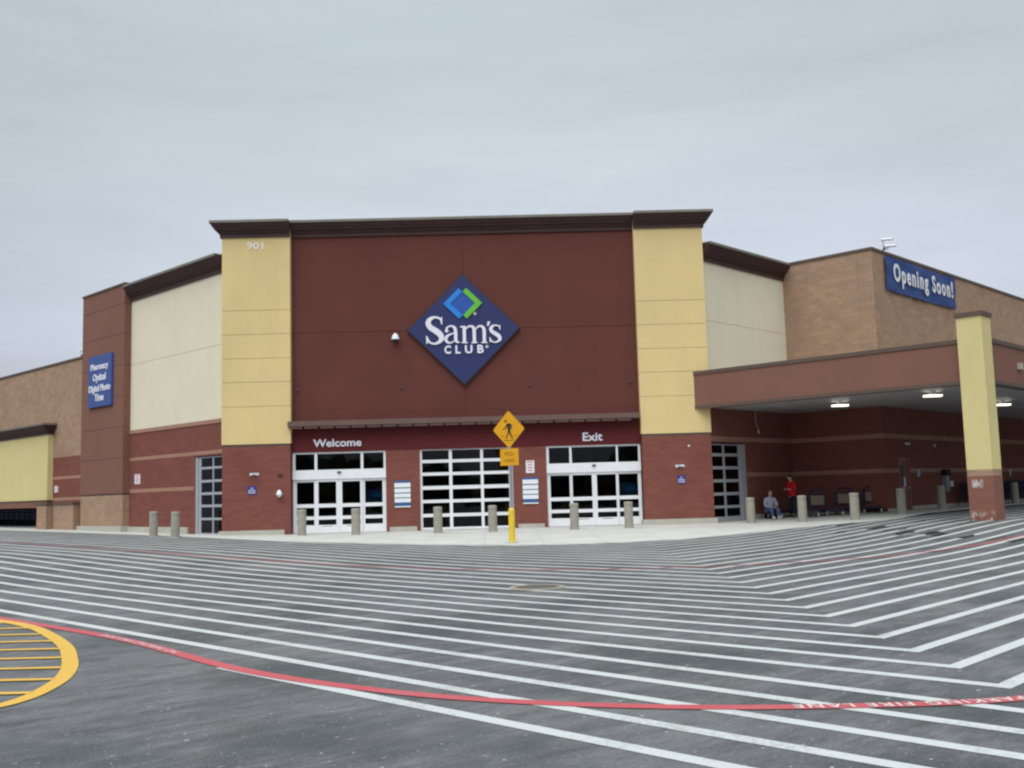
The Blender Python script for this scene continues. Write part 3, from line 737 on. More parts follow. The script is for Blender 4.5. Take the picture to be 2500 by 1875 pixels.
sec_door(fR, .05, 2.16, [(.12, .95), (1.06, 2.08)], [(.20, .53), (.64, 1.04), (1.16, 1.56), (1.68, 2.08), (2.20, 2.60), (2.72, 3.05)], -.06, M_grey, [(2.18, 2.58)])
# interior behind the glass
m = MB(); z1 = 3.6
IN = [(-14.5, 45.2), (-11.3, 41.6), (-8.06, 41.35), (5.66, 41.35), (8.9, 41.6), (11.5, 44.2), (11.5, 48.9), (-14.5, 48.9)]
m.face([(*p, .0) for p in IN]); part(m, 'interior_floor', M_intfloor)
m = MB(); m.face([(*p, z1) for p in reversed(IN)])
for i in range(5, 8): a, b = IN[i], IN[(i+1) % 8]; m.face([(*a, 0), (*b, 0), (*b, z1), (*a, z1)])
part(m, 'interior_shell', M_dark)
m = MB()
for x in (-6.9, -4.2, -1, 1.7, 4.0, 6.5): m.box(fE, x-.18, x+.18, -5.2, -4.9, 0, 3.4)
m.box(fE, -7, 7, -6.0, -5.4, 0, 1.1)
part(m, 'interior_fittings', plain('interior_beige', (.30, .22, .20), .8))

# service door in the right side wall
d = part(MB().box(fU, 1.32, 2.27, -.10, -.04, .12, 2.33), 'service_door', M_doorred)
m = MB(); m.box(fU, 1.28, 1.33, -.15, .015, .1, 2.37); m.box(fU, 2.26, 2.31, -.15, .015, .1, 2.37); m.box(fU, 1.33, 2.26, -.15, .015, 2.32, 2.37); m.build('door_frame', plain('door_frame_paint', (.26, .12, .10), .5), d)
MB().box(fU, 1.48, 1.88, -.04, -.03, 1.28, 2.10).build('door_window', M_black, d)
MB().box(fU, 1.78, 1.92, -.03, -.022, 1.22, 1.58).build('door_notice', M_signwhite, d)
MB().box(fU, 1.62, 1.88, -.04, -.032, 1.02, 1.22).build('door_notice', M_pink, d)
MB().box(fU, 2.08, 2.2, -.04, .03, 1.10, 1.16).build('door_handle', M_steel, d)

# ------------------------------------------------------------------ the big diamond sign
def ix(px): return -2.69+(px-520)*.003105
def iz(px, py): return 7.32+((1040-(px-520)*.021)-py)*.0032
def Q(p): return (ix(p[0]), iz(p[0], p[1]))
sg = empty('diamond_sign', (-1.22, D-.1, 5.64), 'big navy diamond sign with white club name and blue green emblem on maroon wall', 'sign')
dz = [(-1.215, 10.14), (-3.47, 7.89), (-1.225, 5.64), (1.03, 7.89)]
dz = [(-1.22, 5.64), (1.03, 7.89), (-1.22, 10.14), (-3.47, 7.89)]
MB().poly_ex(fE, dz, .004, .15).build('sign_case', M_black, sg)
MB().poly_ex(fE, [(-1.22+(x+1.22)*.976, 7.89+(z-7.89)*.976) for x, z in dz], .15, .165).build('sign_face', M_blue, sg)
ZF = .165
mid = (-1.22, 8.93)
def diam(cx, cz, r): return [(cx, cz-r), (cx+r, cz), (cx, cz+r), (cx-r, cz)]
MB().poly_ex(fE, diam(-1.225, 8.925, .53), ZF, ZF+.02).build('emblem_centre', M_mblue, sg)
# left chevron (light blue) and right chevron (green)
cxx, czz = -1.23, 8.925; R1, R2 = .775, .485
MB().poly_ex(fE, [(cxx-R1, czz), (cxx-.155, czz-.62), (cxx-.01, czz-.475), (cxx-R2, czz), (cxx-.01, czz+.475), (cxx-.155, czz+.62)], ZF+.002, ZF+.05).build('emblem_left_stroke', M_lblue, sg)
MB().poly_ex(fE, [(cxx+R1, czz), (cxx+.155, czz+.62), (cxx+.01, czz+.475), (cxx+R2, czz), (cxx+.01, czz-.475), (cxx+.155, czz-.62)], ZF+.002, ZF+.06).build('emblem_right_stroke', M_green, sg)
def ribbon(m, pts, F=fE, tr=Q, sw=.00315, o0=ZF, o1=ZF+.05, k=6):
    P = spline(pts, k); L = []; R = []
    for i, p in enumerate(P):
        a = P[max(0, i-1)]; b = P[min(len(P)-1, i+1)]; dx, dy = b[0]-a[0], b[1]-a[1]; l = math.hypot(dx, dy) or 1
        nx_, ny_ = -dy/l*p[2]/2, dx/l*p[2]/2; L.append(tr((p[0]+nx_, p[1]+ny_))); R.append(tr((p[0]-nx_, p[1]-ny_)))
    for i in range(len(P)-1): m.poly_ex(F, [L[i], R[i], R[i+1], L[i+1]], o0, o1+.00001*i)
def cpoly(m, pts, o0=ZF, o1=ZF+.0505): m.poly_ex(fE, [Q(p) for p in pts], o0, o1)
def circ(m, x, y, r): cpoly(m, [(x+r*math.cos(t*math.pi/6), y+r*math.sin(t*math.pi/6)) for t in range(12)], o1=ZF+.0508)
def glyph_S(m, X0, X1, Y0, Y1, wk):
    f = lambda x, y, w: (X0+x*(X1-X0), Y0+y*(Y1-Y0), w*wk)
    ribbon(m, [f(.86, .19, .06), f(.80, .085, .11), f(.50, .035, .12), f(.23, .12, .24), f(.14, .26, .30), f(.28, .41, .31), f(.56, .52, .33), f(.80, .65, .33), f(.87, .79, .28), f(.72, .92, .17), f(.42, .975, .10), f(.18, .90, .11), f(.06, .72, .05)])
    cpoly(m, [f(*p, 0)[:2] for p in [(.84, .06), (.93, .02), (.93, .29), (.87, .29), (.84, .19)]]); cpoly(m, [f(*p, 0)[:2] for p in [(.0, .70), (.06, .70), (.12, .84), (.10, .95), (.02, .99)]])
m = MB(); glyph_S(m, 512, 740, 690, 1044, 225); m.build('letter_s', M_letter, sg)
m = MB()
ribbon(m, [(776, 880, 30), (776, 848, 24), (800, 822, 20), (845, 815, 24), (880, 838, 38), (892, 890, 42), (893, 975, 42), (903, 1010, 30), (940, 1018, 12)])
ribbon(m, [(888, 898, 12), (830, 915, 20), (782, 942, 34), (765, 980, 38), (782, 1012, 32), (815, 1026, 20), (855, 1012, 14), (885, 985, 10)]); circ(m, 778, 874, 22)
m.build('letter_a', M_letter, sg)
m = MB()
for x in (1003, 1130, 1257): cpoly(m, [(x-21, 850 if x > 1010 else 815), (x+21, 850 if x > 1010 else 812), (x+21, 1018), (x-21, 1018)], o1=ZF+.0512); cpoly(m, [(x-40, 1015), (x+40, 1015), (x+40, 1029), (x-40, 1029)], o1=ZF+.0516)
cpoly(m, [(950, 820), (984, 808), (984, 834), (950, 832)], o1=ZF+.0518)
ribbon(m, [(1020, 858, 12), (1045, 828, 20), (1085, 815, 26), (1118, 832, 38), (1130, 872, 42)]); ribbon(m, [(1147, 858, 12), (1172, 828, 20), (1212, 815, 26), (1245, 832, 38), (1257, 872, 42)])
m.build('letter_m', M_letter, sg)
m = MB(); cpoly(m, [(1302, 757), (1336, 759), (1334, 775), (1309, 816), (1294, 812)]); glyph_S(m, 1322, 1476, 797, 1024, 148); m.build('letter_s', M_letter, sg)
for ch, a, b in (('C', 745, 828), ('L', 885, 950), ('U', 1007, 1103), ('B', 1165, 1246)):
    (xa, za), (xb, _) = Q((a, 1163-(a-745)*.02)), Q((b, 0)); MB().mesh_text(fE, ch, xa, xb, za, za+.335, ZF, .045, .035).build('letter_'+ch.lower(), M_letter, sg)
for px, py in ((1143, 655), (1288, 1070)):
    x, z = Q((px, py)); m = MB()
    for t in range(10):
        a, b_2 = 2*math.pi*t/10, 2*math.pi*(t+1)/10; m.poly_ex(fE, [(x+.035*math.cos(a), z+.035*math.sin(a)), (x+.06*math.cos(a), z+.06*math.sin(a)), (x+.06*math.cos(b_2), z+.06*math.sin(b_2)), (x+.035*math.cos(b_2), z+.035*math.sin(b_2))], ZF, ZF+.02)
    m.mesh_text(fE, 'R', x-.022, x+.022, z-.028, z+.028, ZF, .02, .01); m.build('registered_mark', M_letter, sg)

# other lettering and wall signs
def text_sign(name, F, rows, label, cat, mat=M_letter, bold=.02, ext=.06, off=.0):
    m = MB()
    for body, a0, a1, z0, z1, keep in rows: m.mesh_text(F, body, a0, a1, z0, z1, off, ext, bold, keep=keep)
    return m.build(name, mat, None, label, cat)
text_sign('wall_lettering', fE, [('Welcome', -7.23, -5.34, 3.375, 3.675, (0, .72))], 'raised white letters reading Welcome above the left doors', 'lettering', off=.012, bold=.018)
text_sign('wall_lettering', fE, [('Exit', 3.385, 4.165, 3.335, 3.665, (0, .72))], 'raised white letters reading Exit above the right doors', 'lettering', off=.012, bold=.018)
text_sign('street_number', fP, [('901', -9.77, -9.12, 11.29, 11.59, None)], 'white building number high on the left yellow pilaster', 'number', mat=plain('faded_number', (.78, .75, .70), .6), bold=.012, ext=.02)

# blue service sign on the tower
t = empty('tower_sign', fL.p(10.2, .35, 5.86), 'tall blue sign with four white service words on brown tower', 'sign')
MB().box(fL, 9.02, 11.45, .335, .44, 5.86, 8.25).build('sign_face', M_bluetower, t)
fLm = Frame(fL.p(20, 0, 0)[:2], (C, -C), (-C, -C))   # same wall, running left to right for text: a' = 20 - a
m = MB()
for body, c, wd, z0, z1 in (('Pharmacy', 10.25, 1.85, 7.60, 7.88), ('Optical', 10.25, 1.35, 7.08, 7.40), ('Digital Photo', 10.22, 2.24, 6.58, 6.88), ('Tires', 10.25, .92, 6.13, 6.46)):
    m.mesh_text(fLm, body, 20-c-wd/2, 20-c+wd/2, z0, z1, .44, .02, .03, keep=(0, .72))
m.build('lettering', M_letter, t)

# banner
t = empty('opening_banner', fU.p(4.9, .05, 9.55), 'blue vinyl banner reading Opening Soon! tied below roof edge of tan wall', 'banner')
def ban(a, z):
    e = .035+.02*math.sin(a*2.3+z*1.7)+.015*math.sin(a*5.1-z*4)+.012*math.sin(z*9+a); return e
m = MB(); na, nz = 56, 12
def bp(i, k):
    a = 1.08+(8.73-1.08)*i/na; z = 9.55+(11.05-9.55)*k/nz; z -= .035*math.sin(math.pi*i/na)*(1 if k < nz/2 else .6)*(1+.4*math.sin(i*.9)); return fU.p(a, .05+ban(a, z), z)
for i in range(na):
    for k in range(nz): m.face([bp(i, k), bp(i+1, k), bp(i+1, k+1), bp(i, k+1)], smooth=True)
m.build('banner_sheet', M_blueb, t, weld=True)
m = MB(); m.mesh_text(fU, 'Opening Soon!', 1.76, 8.25, 10.03, 10.80, .14, .012, .028, 1.28, keep=(0, .72)); m.build('lettering', M_signwhite, t)

# list boards beside the doors
def list_board(x0, x1, zt, where):
    t = empty('hours_board', (x0+(x1-x0)/2, D, zt-1.04), where, 'sign', 'information boards on the brick piers')
    MB().box(fE, x0, x1, .002, .03, zt-1.04, zt).build('board', M_teal, t)
    for a, b in ((.26, .09), (.46, .305), (.65, .50), (.845, .69)):
        MB().box(fE, x0-.01, x1+.01, .03, .04, zt-a, zt-b).build('white_strip', M_signwhite, t)
    MB().box(fE, x0, x1, .03, .037, zt-.975, zt-.865).build('navy_strip', M_navyline, t)
    MB().box(fE, x0-.01, x1+.01, .03, .04, zt-1.035, zt-.99).build('white_strip', M_signwhite, t)
    MB().box(fE, x0, x1, .03, .037, zt-.08, zt-.0).build('navy_strip', M_navyline, t)
list_board(-4.06, -3.45, 1.96, 'white striped information board left of the central glass door')
list_board(.97, 1.56, 1.96, 'white striped information board right of the central glass door')
def notice(F, a0, a1, z0, z1, label, off=0, lines=4, mat=M_pink, base=M_signwhite, top=True):
    cpt = F.p((a0+a1)/2, off, z0); t = empty('wall_notice', cpt, label, 'sign')
    MB().box(F, a0, a1, off+.002, off+.02, z0, z1).build('notice_panel', base, t)
    m = MB(); h = (z1-z0)
    for k in range(lines):
        z = z1-h*(k+.75)/(lines+.4); wdt = (a1-a0)*(.36 if k % 2 == 0 else .28); m.box(F, (a0+a1)/2-wdt, (a0+a1)/2+wdt, off+.02, off+.023, z, z+h*.10)
    m.build('print', mat, t)
notice(fE, 1.11, 1.44, 2.13, 2.62, 'white notice with pale red print above the right information board')
notice(fL, 6.98, 7.48, 2.21, 2.64, 'white notice on brick wing wall next to brown tower')
notice(fL, 15.75, 16.15, 2.02, 2.34, 'small pale notice on far left brick beside yellow panel')
def small_blue(F, a0, a1, z0, z1, label, off):
    t = empty('small_blue_sign', F.p((a0+a1)/2, off, z0), label, 'sign', 'small blue signs on the brick pilasters')
    MB().box(F, a0, a1, off, off+.02, z0, z1).build('sign_plate', plain('small_sign_blue', (.022, .035, .23), .4), t)
    m = MB(); wd = a1-a0; h = z1-z0
    m.mesh_text(F, 'NO', a0+wd*.36, a1-wd*.36, z0+h*.66, z0+h*.86, off+.02, .003, .02); m.mesh_text(F, 'SMOKING', a0+wd*.1, a1-wd*.1, z0+h*.38, z0+h*.58, off+.02, .003, .02); m.mesh_text(F, 'PLEASE', a0+wd*.1, a1-wd*.1, z0+h*.12, z0+h*.32, off+.02, .003, .02)
    m.build('lettering', M_letter, t)
small_blue(fP, -9.74, -9.41, 1.58, 1.89, 'small square blue sign on the left brick pilaster', -.018)
small_blue(fP, 7.02, 7.33, 1.55, 1.86, 'small square blue sign on the right brick pilaster', -.018)
def twin_light(F, a, z, off, label):
    t = empty('emergency_light', F.p(a, off, z), label, 'wall light', 'twin headed emergency lights')
    MB().box(F, a-.05, a+.05, off, off+.06, z-.05, z+.05).build('mount_box', M_grey, t)
    for s in (-1, 1):
        p = F.p(a+s*.06, off+.05, z); q = F.p(a+s*.15, off+.14, z-.02)
        MB().cyl(p, q, .028, .055, 12).build('lamp_head', M_signwhite, t)
twin_light(fP, -9.46, 2.37, -.018, 'twin headed emergency light on the left brick pilaster')
twin_light(fP, 7.13, 2.25, -.018, 'twin headed emergency light on the right brick pilaster')
twin_light(fU, 2.05, 3.01, 0, 'twin headed emergency light above the service door under canopy')
def dome(F, a, z, r, off, label, dark=False):
    t = empty('dome_camera', F.p(a, off, z), label, 'security camera')
    c = F.p(a, off+r*1.3, z)
    MB().box(F, a-.04, a+.04, off, off+r*1.3, z+r*.9, z+r*1.2).build('bracket', M_grey, t)
    MB().lathe(c, [(0, r*1.35), (r*.35, r*1.3), (r*.75, r*.7), (r, .0), (r*1.02, -r*.25), (r*.8, -r*.3)], 16).build('shroud', M_signwhite, t)
    MB().lathe((c[0], c[1], c[2]-r*.28), [(r*.8, 0), (r*.7, -r*.4), (r*.4, -r*.72), (0, -r*.85)], 16).build('dome_lens', M_black if dark else M_signwhite, t)
dome(fE, -3.93, 7.58, .155, 0, 'white bell shaped dome camera left of the diamond sign', True)
dome(fP, -8.49, 1.57, .115, -.018, 'white dome camera low on the left brick pilaster')
MB().box(fP, -8.56, -8.42, -.018, .06, 2.27, 2.36).build('junction_box', M_steeldk, None, 'small dark junction box above dome camera on left pilaster', 'electrical box')
MB().box(fP, 7.49, 7.56, -.018, .03, 2.98, 3.05).build('door_bell', M_signwhite, None, 'tiny white sensor high on the right brick pilaster', 'sensor')
# signs seen inside the door glass
for x0, w_ in ((-5.22, .66), (4.80, .70)):
    side = 'left' if x0 < 0 else 'right'
    t = empty('window_sign', (x0+w_/2, D+.22, 1.12), 'dark blue sign behind the glass of the %s entrance doors' % side, 'sign')
    MB().box(fE, x0, x0+w_, -.24, -.22, 1.12, 1.66).build('sign_panel', plain('window_sign_blue', (.02, .06, .24), .5), t)
    m = MB(); m.box(fE, x0+.25, x0+.60, -.22, -.215, 1.36, 1.50); m.build('emblem', M_lblue, t)
for x in (-6.72, -5.95, 3.3, 4.15):
    MB().box(fE, x, x+.26, -.17, -.165, 1.145, 1.215).build('door_sticker', M_orange, None, 'small orange sticker on the inner %s leaf of the %s doors' % ('left' if x in (-6.72, 3.3) else 'right', 'Welcome' if x < 0 else 'Exit'), 'sticker')

# things under the canopy on the side wall
def wbox(a0, a1, z0, z1, dep, mat, name, label, cat): MB().box(fU, a0, a1, .008, dep, z0, z1).build(name, mat, None, label, cat)
wbox(3.05, 3.36, 1.60, 1.92, .03, plain('pale_blue_plate', (.25, .33, .42), .5), 'wall_plate', 'pale blue plate on dark brick right of the service door', 'sign')
t = empty('control_box', fU.p(5.88, 0, 1.13), 'grey upright control box with dark hood near cart row', 'electrical box')
MB().box(fU, 5.70, 6.06, .008, .2, .9, 1.62).build('cabinet', M_boxgrey, t); MB().box(fU, 5.66, 6.10, .008, .26, 1.622, 1.9).build('hood', M_blackcl, t)
wbox(6.58, 6.90, 1.12, 1.38, .04, M_signwhite, 'wall_notice', 'small white notice behind the left cart row', 'sign')
wbox(14.32, 14.60, 1.58, 1.90, .03, plain('pale_blue_plate2', (.30, .38, .42), .5), 'wall_plate', 'pale blue plate on dark brick right of the yellow column', 'sign')
wbox(4.9, 5.05, 2.9, 3.02, .1, M_grey, 'conduit_box', 'little grey conduit box high on the brick beneath the canopy', 'electrical box')

# canopy lights
t = empty('hanging_cable', fR.p(3.1, .3, 3.55), 'thin pale cable hanging from the canopy ceiling before brick wing wall', 'cable')
MB().tube([fR.p(2.98, .3, 4.53), fR.p(3.0, .3, 4.0), fR.p(3.18, .3, 3.68)], .012, 6).build('wire', M_grey, t)
MB().cyl(fR.p(3.18, .3, 3.69), fR.p(3.2, .3, 3.55), .045, .03, 10).build('end_plug', M_castor, t)
def clight(loc, label, emit=True):
    t = empty('canopy_light', loc, label, 'ceiling light', 'lights under the canopy', rz=math.radians(0))
    MB().prism([(-.30, -.18), (.30, -.18), (.30, .18), (-.30, .18)], .20, .2399).build('ceiling_plate', M_signwhite, t, local=True)
    m = MB(); m.cyl((0, 0, .075), (0, 0, .20), .12, n=20); m.build('housing', M_grey, t, local=True)
    MB().prism([(-.29, -.14), (.29, -.14), (.29, .14), (-.29, .14)], .01, .075).build('lens', M_lens, t, local=True)
    return t
c0 = clight((13.05, 38.79, 4.28), 'lit square ceiling light nearest the glass door under the canopy')
dup(c0, loc=(15.21, 35.52, 4.28), label='lit square ceiling light just left of the yellow column')
dup(c0, loc=(20.14, 40.59, 4.28), label='lit square ceiling light just right of the yellow column')

# security camera mast on the roof corner
def mast(F, a, z0, s, label):
    p = F.p(a, -.25, z0); t = empty('camera_mast', p, label, 'security camera')
    MB().cyl((0, 0, -.1), (0, 0, .75*s), .03*s, n=8).cyl((-.1*s, 0, 0), (0, 0, .3*s), .02*s, n=6).build('pole', M_grey, t, local=True)
    for dx, dz_ in ((.05, .78), (.20, .42)):
        a0 = Vector((dx*s-.15*s, 0, dz_*s)); b0 = Vector((dx*s+.42*s, -.08*s, dz_*s+.02))
        h = MB().cyl(a0, b0, .075*s, n=12); o = h.build('camera_housing', M_signwhite, t, local=True)
        e = Vector((.38*s, -.05*s, 0)); q = MB().cyl(b0, b0+Vector((.03*s, -.005, 0)), .06*s, n=12); q.build('camera_lens', M_black, t, local=True)
    MB().tube([(0, 0, .3*s), (.18*s, 0, .25*s), (.3*s, 0, .38*s)], .02*s, 6).cyl((-.02*s, 0, .22*s), (.08*s, 0, .34*s), .06*s, n=8).build('camera_arm', M_black, t, local=True)
mast(fU, 1.78, 11.24, .82, 'pole with two white cameras on the tan roof corner')
mast(fL, 13.9, 8.56, .5, 'small pale camera on far left roof beside brown tower')
MB().box(fG, 3.0, 3.25, .002, .12, 5.08, 5.30).build('flood_light', plain('beige_fixture', (.4, .36, .28), .5), None, 'small beige flood light on canopy fascia near right frame edge', 'wall light')

# ------------------------------------------------------------------ bollards
bo = empty('bollard', (0, 0, 0), 'x', 'bollard', 'round concrete bollards along the sidewalk')
MB().lathe((0, 0, 0), [(.165, -.08), (.165, .80), (.152, .815), (.152, .835), (.165, .85), (.166, .955), (.15, .975), (0, .985)], 28).build('post', M_bol, bo, local=True)
MB().lathe((0, 0, 0), [(.20, -.02), (.195, .006), (.165, .008)], 28).build('base_ring', M_stonecurb, bo, local=True)
BL = [(-13.77, 41.6, 'left one of the bollard pair before the brick wing'), (-12.51, 40.32, 'right one of the bollard pair before the brick wing'),
      (-7.44, 39.29, 'bollard at the left side of the Welcome doors'), (-5.37, 39.01, 'bollard at the right side of the Welcome doors'),
      (-2.28, 38.76, 'bollard before the left panes of central glass door'), (-.24, 38.6, 'bollard before the right panes of central glass door'),
      (2.80, 38.6, 'bollard at the left side of the Exit doors'), (4.83, 38.62, 'bollard at the right side of the Exit doors'),
      (9.66, 39.7, 'bollard beside the grey framed glass door under canopy'), (11.30, 38.5, 'bollard in front of the person in red'),
      (12.85, 37.3, 'bollard between two dark carts at sidewalk edge'), (15.45, 39.6, 'bollard before the service door'),
      (18.6, 43.3, 'bollard left of the yellow column by the cart row'), (24.3, 48.45, 'bollard right of the yellow column by the cart row')]
for i, (x, y, lb) in enumerate(BL):
    lb = 'round concrete '+lb
    loc = (x, y, floor_z(x, y))
    if i == 0: bo.location = loc; bo['label'] = lb; first = bo
    else: dup(first, loc=loc, label=lb)

# ------------------------------------------------------------------ pedestrian crossing sign
px_, py_ = .394, 32.5; pz_ = floor_z(px_, py_)
ps = empty('crossing_sign', (px_, py_, pz_), 'orange yellow pedestrian crossing sign on a yellow post at sidewalk edge', 'traffic sign')
MB().lathe((px_, py_, pz_), [(.098, -.05), (.098, 1.02), (.08, 1.07), (0, 1.09)], 20).build('post_sleeve', M_ypost, ps)
MB().lathe((px_, py_, pz_), [(.20, -.02), (.20, .02), (.1, .025)], 20).build('footing', M_stonecurb, ps)
an = math.radians(34); fS = Frame((px_, py_), (math.cos(an), -math.sin(an)), (-math.sin(an), -math.cos(an)))
MB().box(fS, -.03, .03, -.03, .03, pz_+1.0, 3.75).build('post', M_steel, ps)
def rdiam(cx, cz, r, c=.13, n=5):
    o = []
    for k, (dx, dy) in enumerate(((0, -1), (1, 0), (0, 1), (-1, 0))):
        base = math.atan2(dy, dx)
        for j in range(n):
            t = base-math.pi/4+math.pi/2*j/(n-1); o.append((cx+dx*(r-c*1.414)+c*math.cos(t), cz+dy*(r-c*1.414)+c*math.sin(t)))
    return o
SZ = 3.35
wp = MB().poly_ex(fS, rdiam(0, SZ, .60, .06), .032, .036).build('warning_panel', M_signy, ps)
m = MB()
def fig(pts, o1): m.poly_ex(fS, pts, .036, o1)
k_ = .605/.84; 
def z5(x, y): return ((x-553)/336*.575, SZ+(575-y)/430*.575)
fig([(z5(492, 375)[0]+.042*math.cos(t*.5236), z5(492, 375)[1]+.042*math.sin(t*.5236)) for t in range(12)], .0380)
for i, poly in enumerate([[(510, 440), (560, 428), (600, 450), (600, 520), (590, 600), (585, 650), (535, 650), (530, 590), (525, 500)],
             [(515, 440), (535, 470), (500, 545), (455, 572), (425, 578), (425, 562), (470, 535)],
             [(590, 440), (625, 470), (632, 560), (612, 580), (607, 500), (585, 480)],
             [(535, 640), (570, 640), (530, 720), (505, 800), (480, 806), (490, 780), (512, 700)],
             [(555, 640), (592, 640), (615, 710), (650, 790), (628, 800), (590, 730)],
             [(370, 722), (455, 722), (455, 732), (375, 732)], [(655, 722), (745, 722), (738, 732), (655, 732)], [(440, 828), (680, 828), (672, 840), (450, 840)]]):
    fig([z5(*p) for p in reversed(poly)], .0382+.0002*i)
m.build('walking_symbol', M_black, wp)
pl = MB().box(fS, -.345, .345, .032, .036, 2.215, 2.745).build('plaque', M_signy, ps)
m = MB(); m.mesh_text(fS, 'PED', -.16, .17, 2.515, 2.64, .036, .002, .0); m.mesh_text(fS, 'XING', -.18, .20, 2.31, 2.43, .036, .002, .0); m.build('plaque_lettering', M_plaqtxt, pl)

# ------------------------------------------------------------------ carts
def flat_cart():
    t = empty('flatbed_cart', (0, 0, 0), 'x', 'cart', 'dark blue flatbed carts by the wall')
    m = MB(); m.box(fO, -.38, .38, -.62, .62, .24, .27)
    m.build('deck', M_cart, t, local=True)
    m = MB(); m.tube([(-.38, -.62, .20), (.38, -.62, .20), (.38, .62, .20), (-.38, .62, .20), (-.38, -.62, .20)], .026); m.build('deck_frame', M_cart, t, local=True)
    hp = [(-.37, .60, .22), (-.38, .63, .75), (-.34, .66, .96), (-.2, .67, 1.06), (.2, .67, 1.06), (.34, .66, .96), (.38, .63, .75), (.37, .60, .22)]
    MB().tube(hp, .036).tube([(-.38, .62, .42), (.38, .62, .42)], .025).tube([(-.38, .64, .88), (.38, .64, .88)], .025).tube([(-.29, .63, .42), (-.29, .64, .9)], .018).tube([(.29, .63, .42), (.29, .64, .9)], .018).build('handle_hoop', M_cart, t, local=True)
    MB().box(fO, -.28, .28, -.655, -.635, .46, .84).build('handle_panel', M_cartpl, t, local=True)
    for x in (-.32, .32):
        for y in (-.5, .5):
            w_ = MB().cyl((x-.022, y, .09), (x+.022, y, .09), .09, n=16).build('wheel', M_castor, t, local=True)
            MB().box(fO, x-.035, x+.035, -y-.03, -y+.03, .1, .2).build('castor_fork', M_steel, w_, local=True)
    return t
fc = flat_cart()
CT = [(12.75, 41.85, -.55, 'flatbed cart with hoop handle, first one right of the person in red'), (13.8, 41.85, -.65, 'flatbed cart with hoop handle, just left of the bollard'),
      (15.25, 42.15-.05, -.35, 'flatbed cart with hoop handle nearest the brick corner, right of a bollard')]
def put(first, x, y, rz, lb, i):
    loc = (x, y, floor_z(x, y))
    if i == 0: first.location = loc; first.rotation_euler = (0, 0, rz); first['label'] = lb
    else: dup(first, loc=loc, rz=rz, label=lb)
for i, (x, y, r, lb) in enumerate(CT): put(fc, x, y, r, 'dark blue '+lb, i)
# low cart beside the seated person: its hoop lies along the wall
lc = empty('platform_cart', (11.75, 42.9, floor_z(11.75, 42.9)), 'low dark platform cart between the seated person and the standing person', 'cart', rz=math.radians(48))
MB().box(fO, -.72, .72, -.36, .36, .26, .31).build('deck', M_cart, lc, local=True)
MB().tube([(-.70, -.34, .22), (.70, -.34, .22), (.70, .34, .22), (-.70, .34, .22), (-.70, -.34, .22)], .026).build('deck_frame', M_cart, lc, local=True)
for x in (-.6, .6):
    for y in (-.28, .28): MB().cyl((x, y-.022, .10), (x, y+.022, .10), .10, n=16).build('wheel', M_castor, lc, local=True)

def shop_cart():
    t = empty('shopping_cart', (0, 0, 0), 'x', 'shopping cart', 'nested shopping carts')
    m = MB()
    T4 = [(-.28, -.42, 1.0), (.28, -.42, 1.0), (.31, .48, 1.02), (-.31, .48, 1.02)]; B4 = [(-.20, -.34, .55), (.20, -.34, .55), (.26, .42, .50), (-.26, .42, .50)]
    lerp = lambda a, b, k: tuple(a[i]+(b[i]-a[i])*k for i in range(3))
    for q in (T4, B4, [lerp(a, b, .5) for a, b in zip(T4, B4)]):
        for i in range(4): m.cyl(q[i], q[(i+1) % 4], .014, n=6)
    for i in range(4):
        for k in range(6):
            a = lerp(T4[i], T4[(i+1) % 4], k/6); b = lerp(B4[i], B4[(i+1) % 4], k/6); m.cyl(a, b, .009, n=5)
    for k in range(1, 6): m.cyl(lerp(B4[0], B4[1], k/6), lerp(B4[3], B4[2], k/6), .009, n=5)
    m.build('basket', M_cart, t, local=True)
    m = MB()
    for s in (-1, 1): m.tube([(s*.27, .5, 1.02), (s*.26, .42, .62), (s*.27, .45, .2), (s*.22, -.42, .16)], .018, 7)
    m.build('frame', M_cart, t, local=True)
    MB().cyl((-.32, .52, 1.03), (.32, .52, 1.03), .024, n=10).build('handle', M_blueb, t, local=True)
    for x, y in ((-.25, .42), (.25, .42), (-.2, -.4), (.2, -.4)): MB().cyl((x-.02, y, .075), (x+.02, y, .075), .075, n=12).build('wheel', M_castor, t, local=True)
    return t
shc = shop_cart()
i = 0
for k in range(26):
    a = 7.0+k*.42
    p = fU.p(a, .75, 0); rz = math.radians(-45)
    nth = 'leftmost' if k == 0 else None
    put(shc, p[0], p[1], rz+math.pi, 'dark shopping cart nested in the long row along the brick wall under the canopy', i); i += 1
for k in range(12):
    p = fL.p(18.1+k*.75, -.95, 0); c = dup(shc, loc=(p[0], p[1], .17), rz=math.radians(-45), label='dark shopping cart parked inside the far left alcove'); c['group'] = 'shopping carts in the alcove'

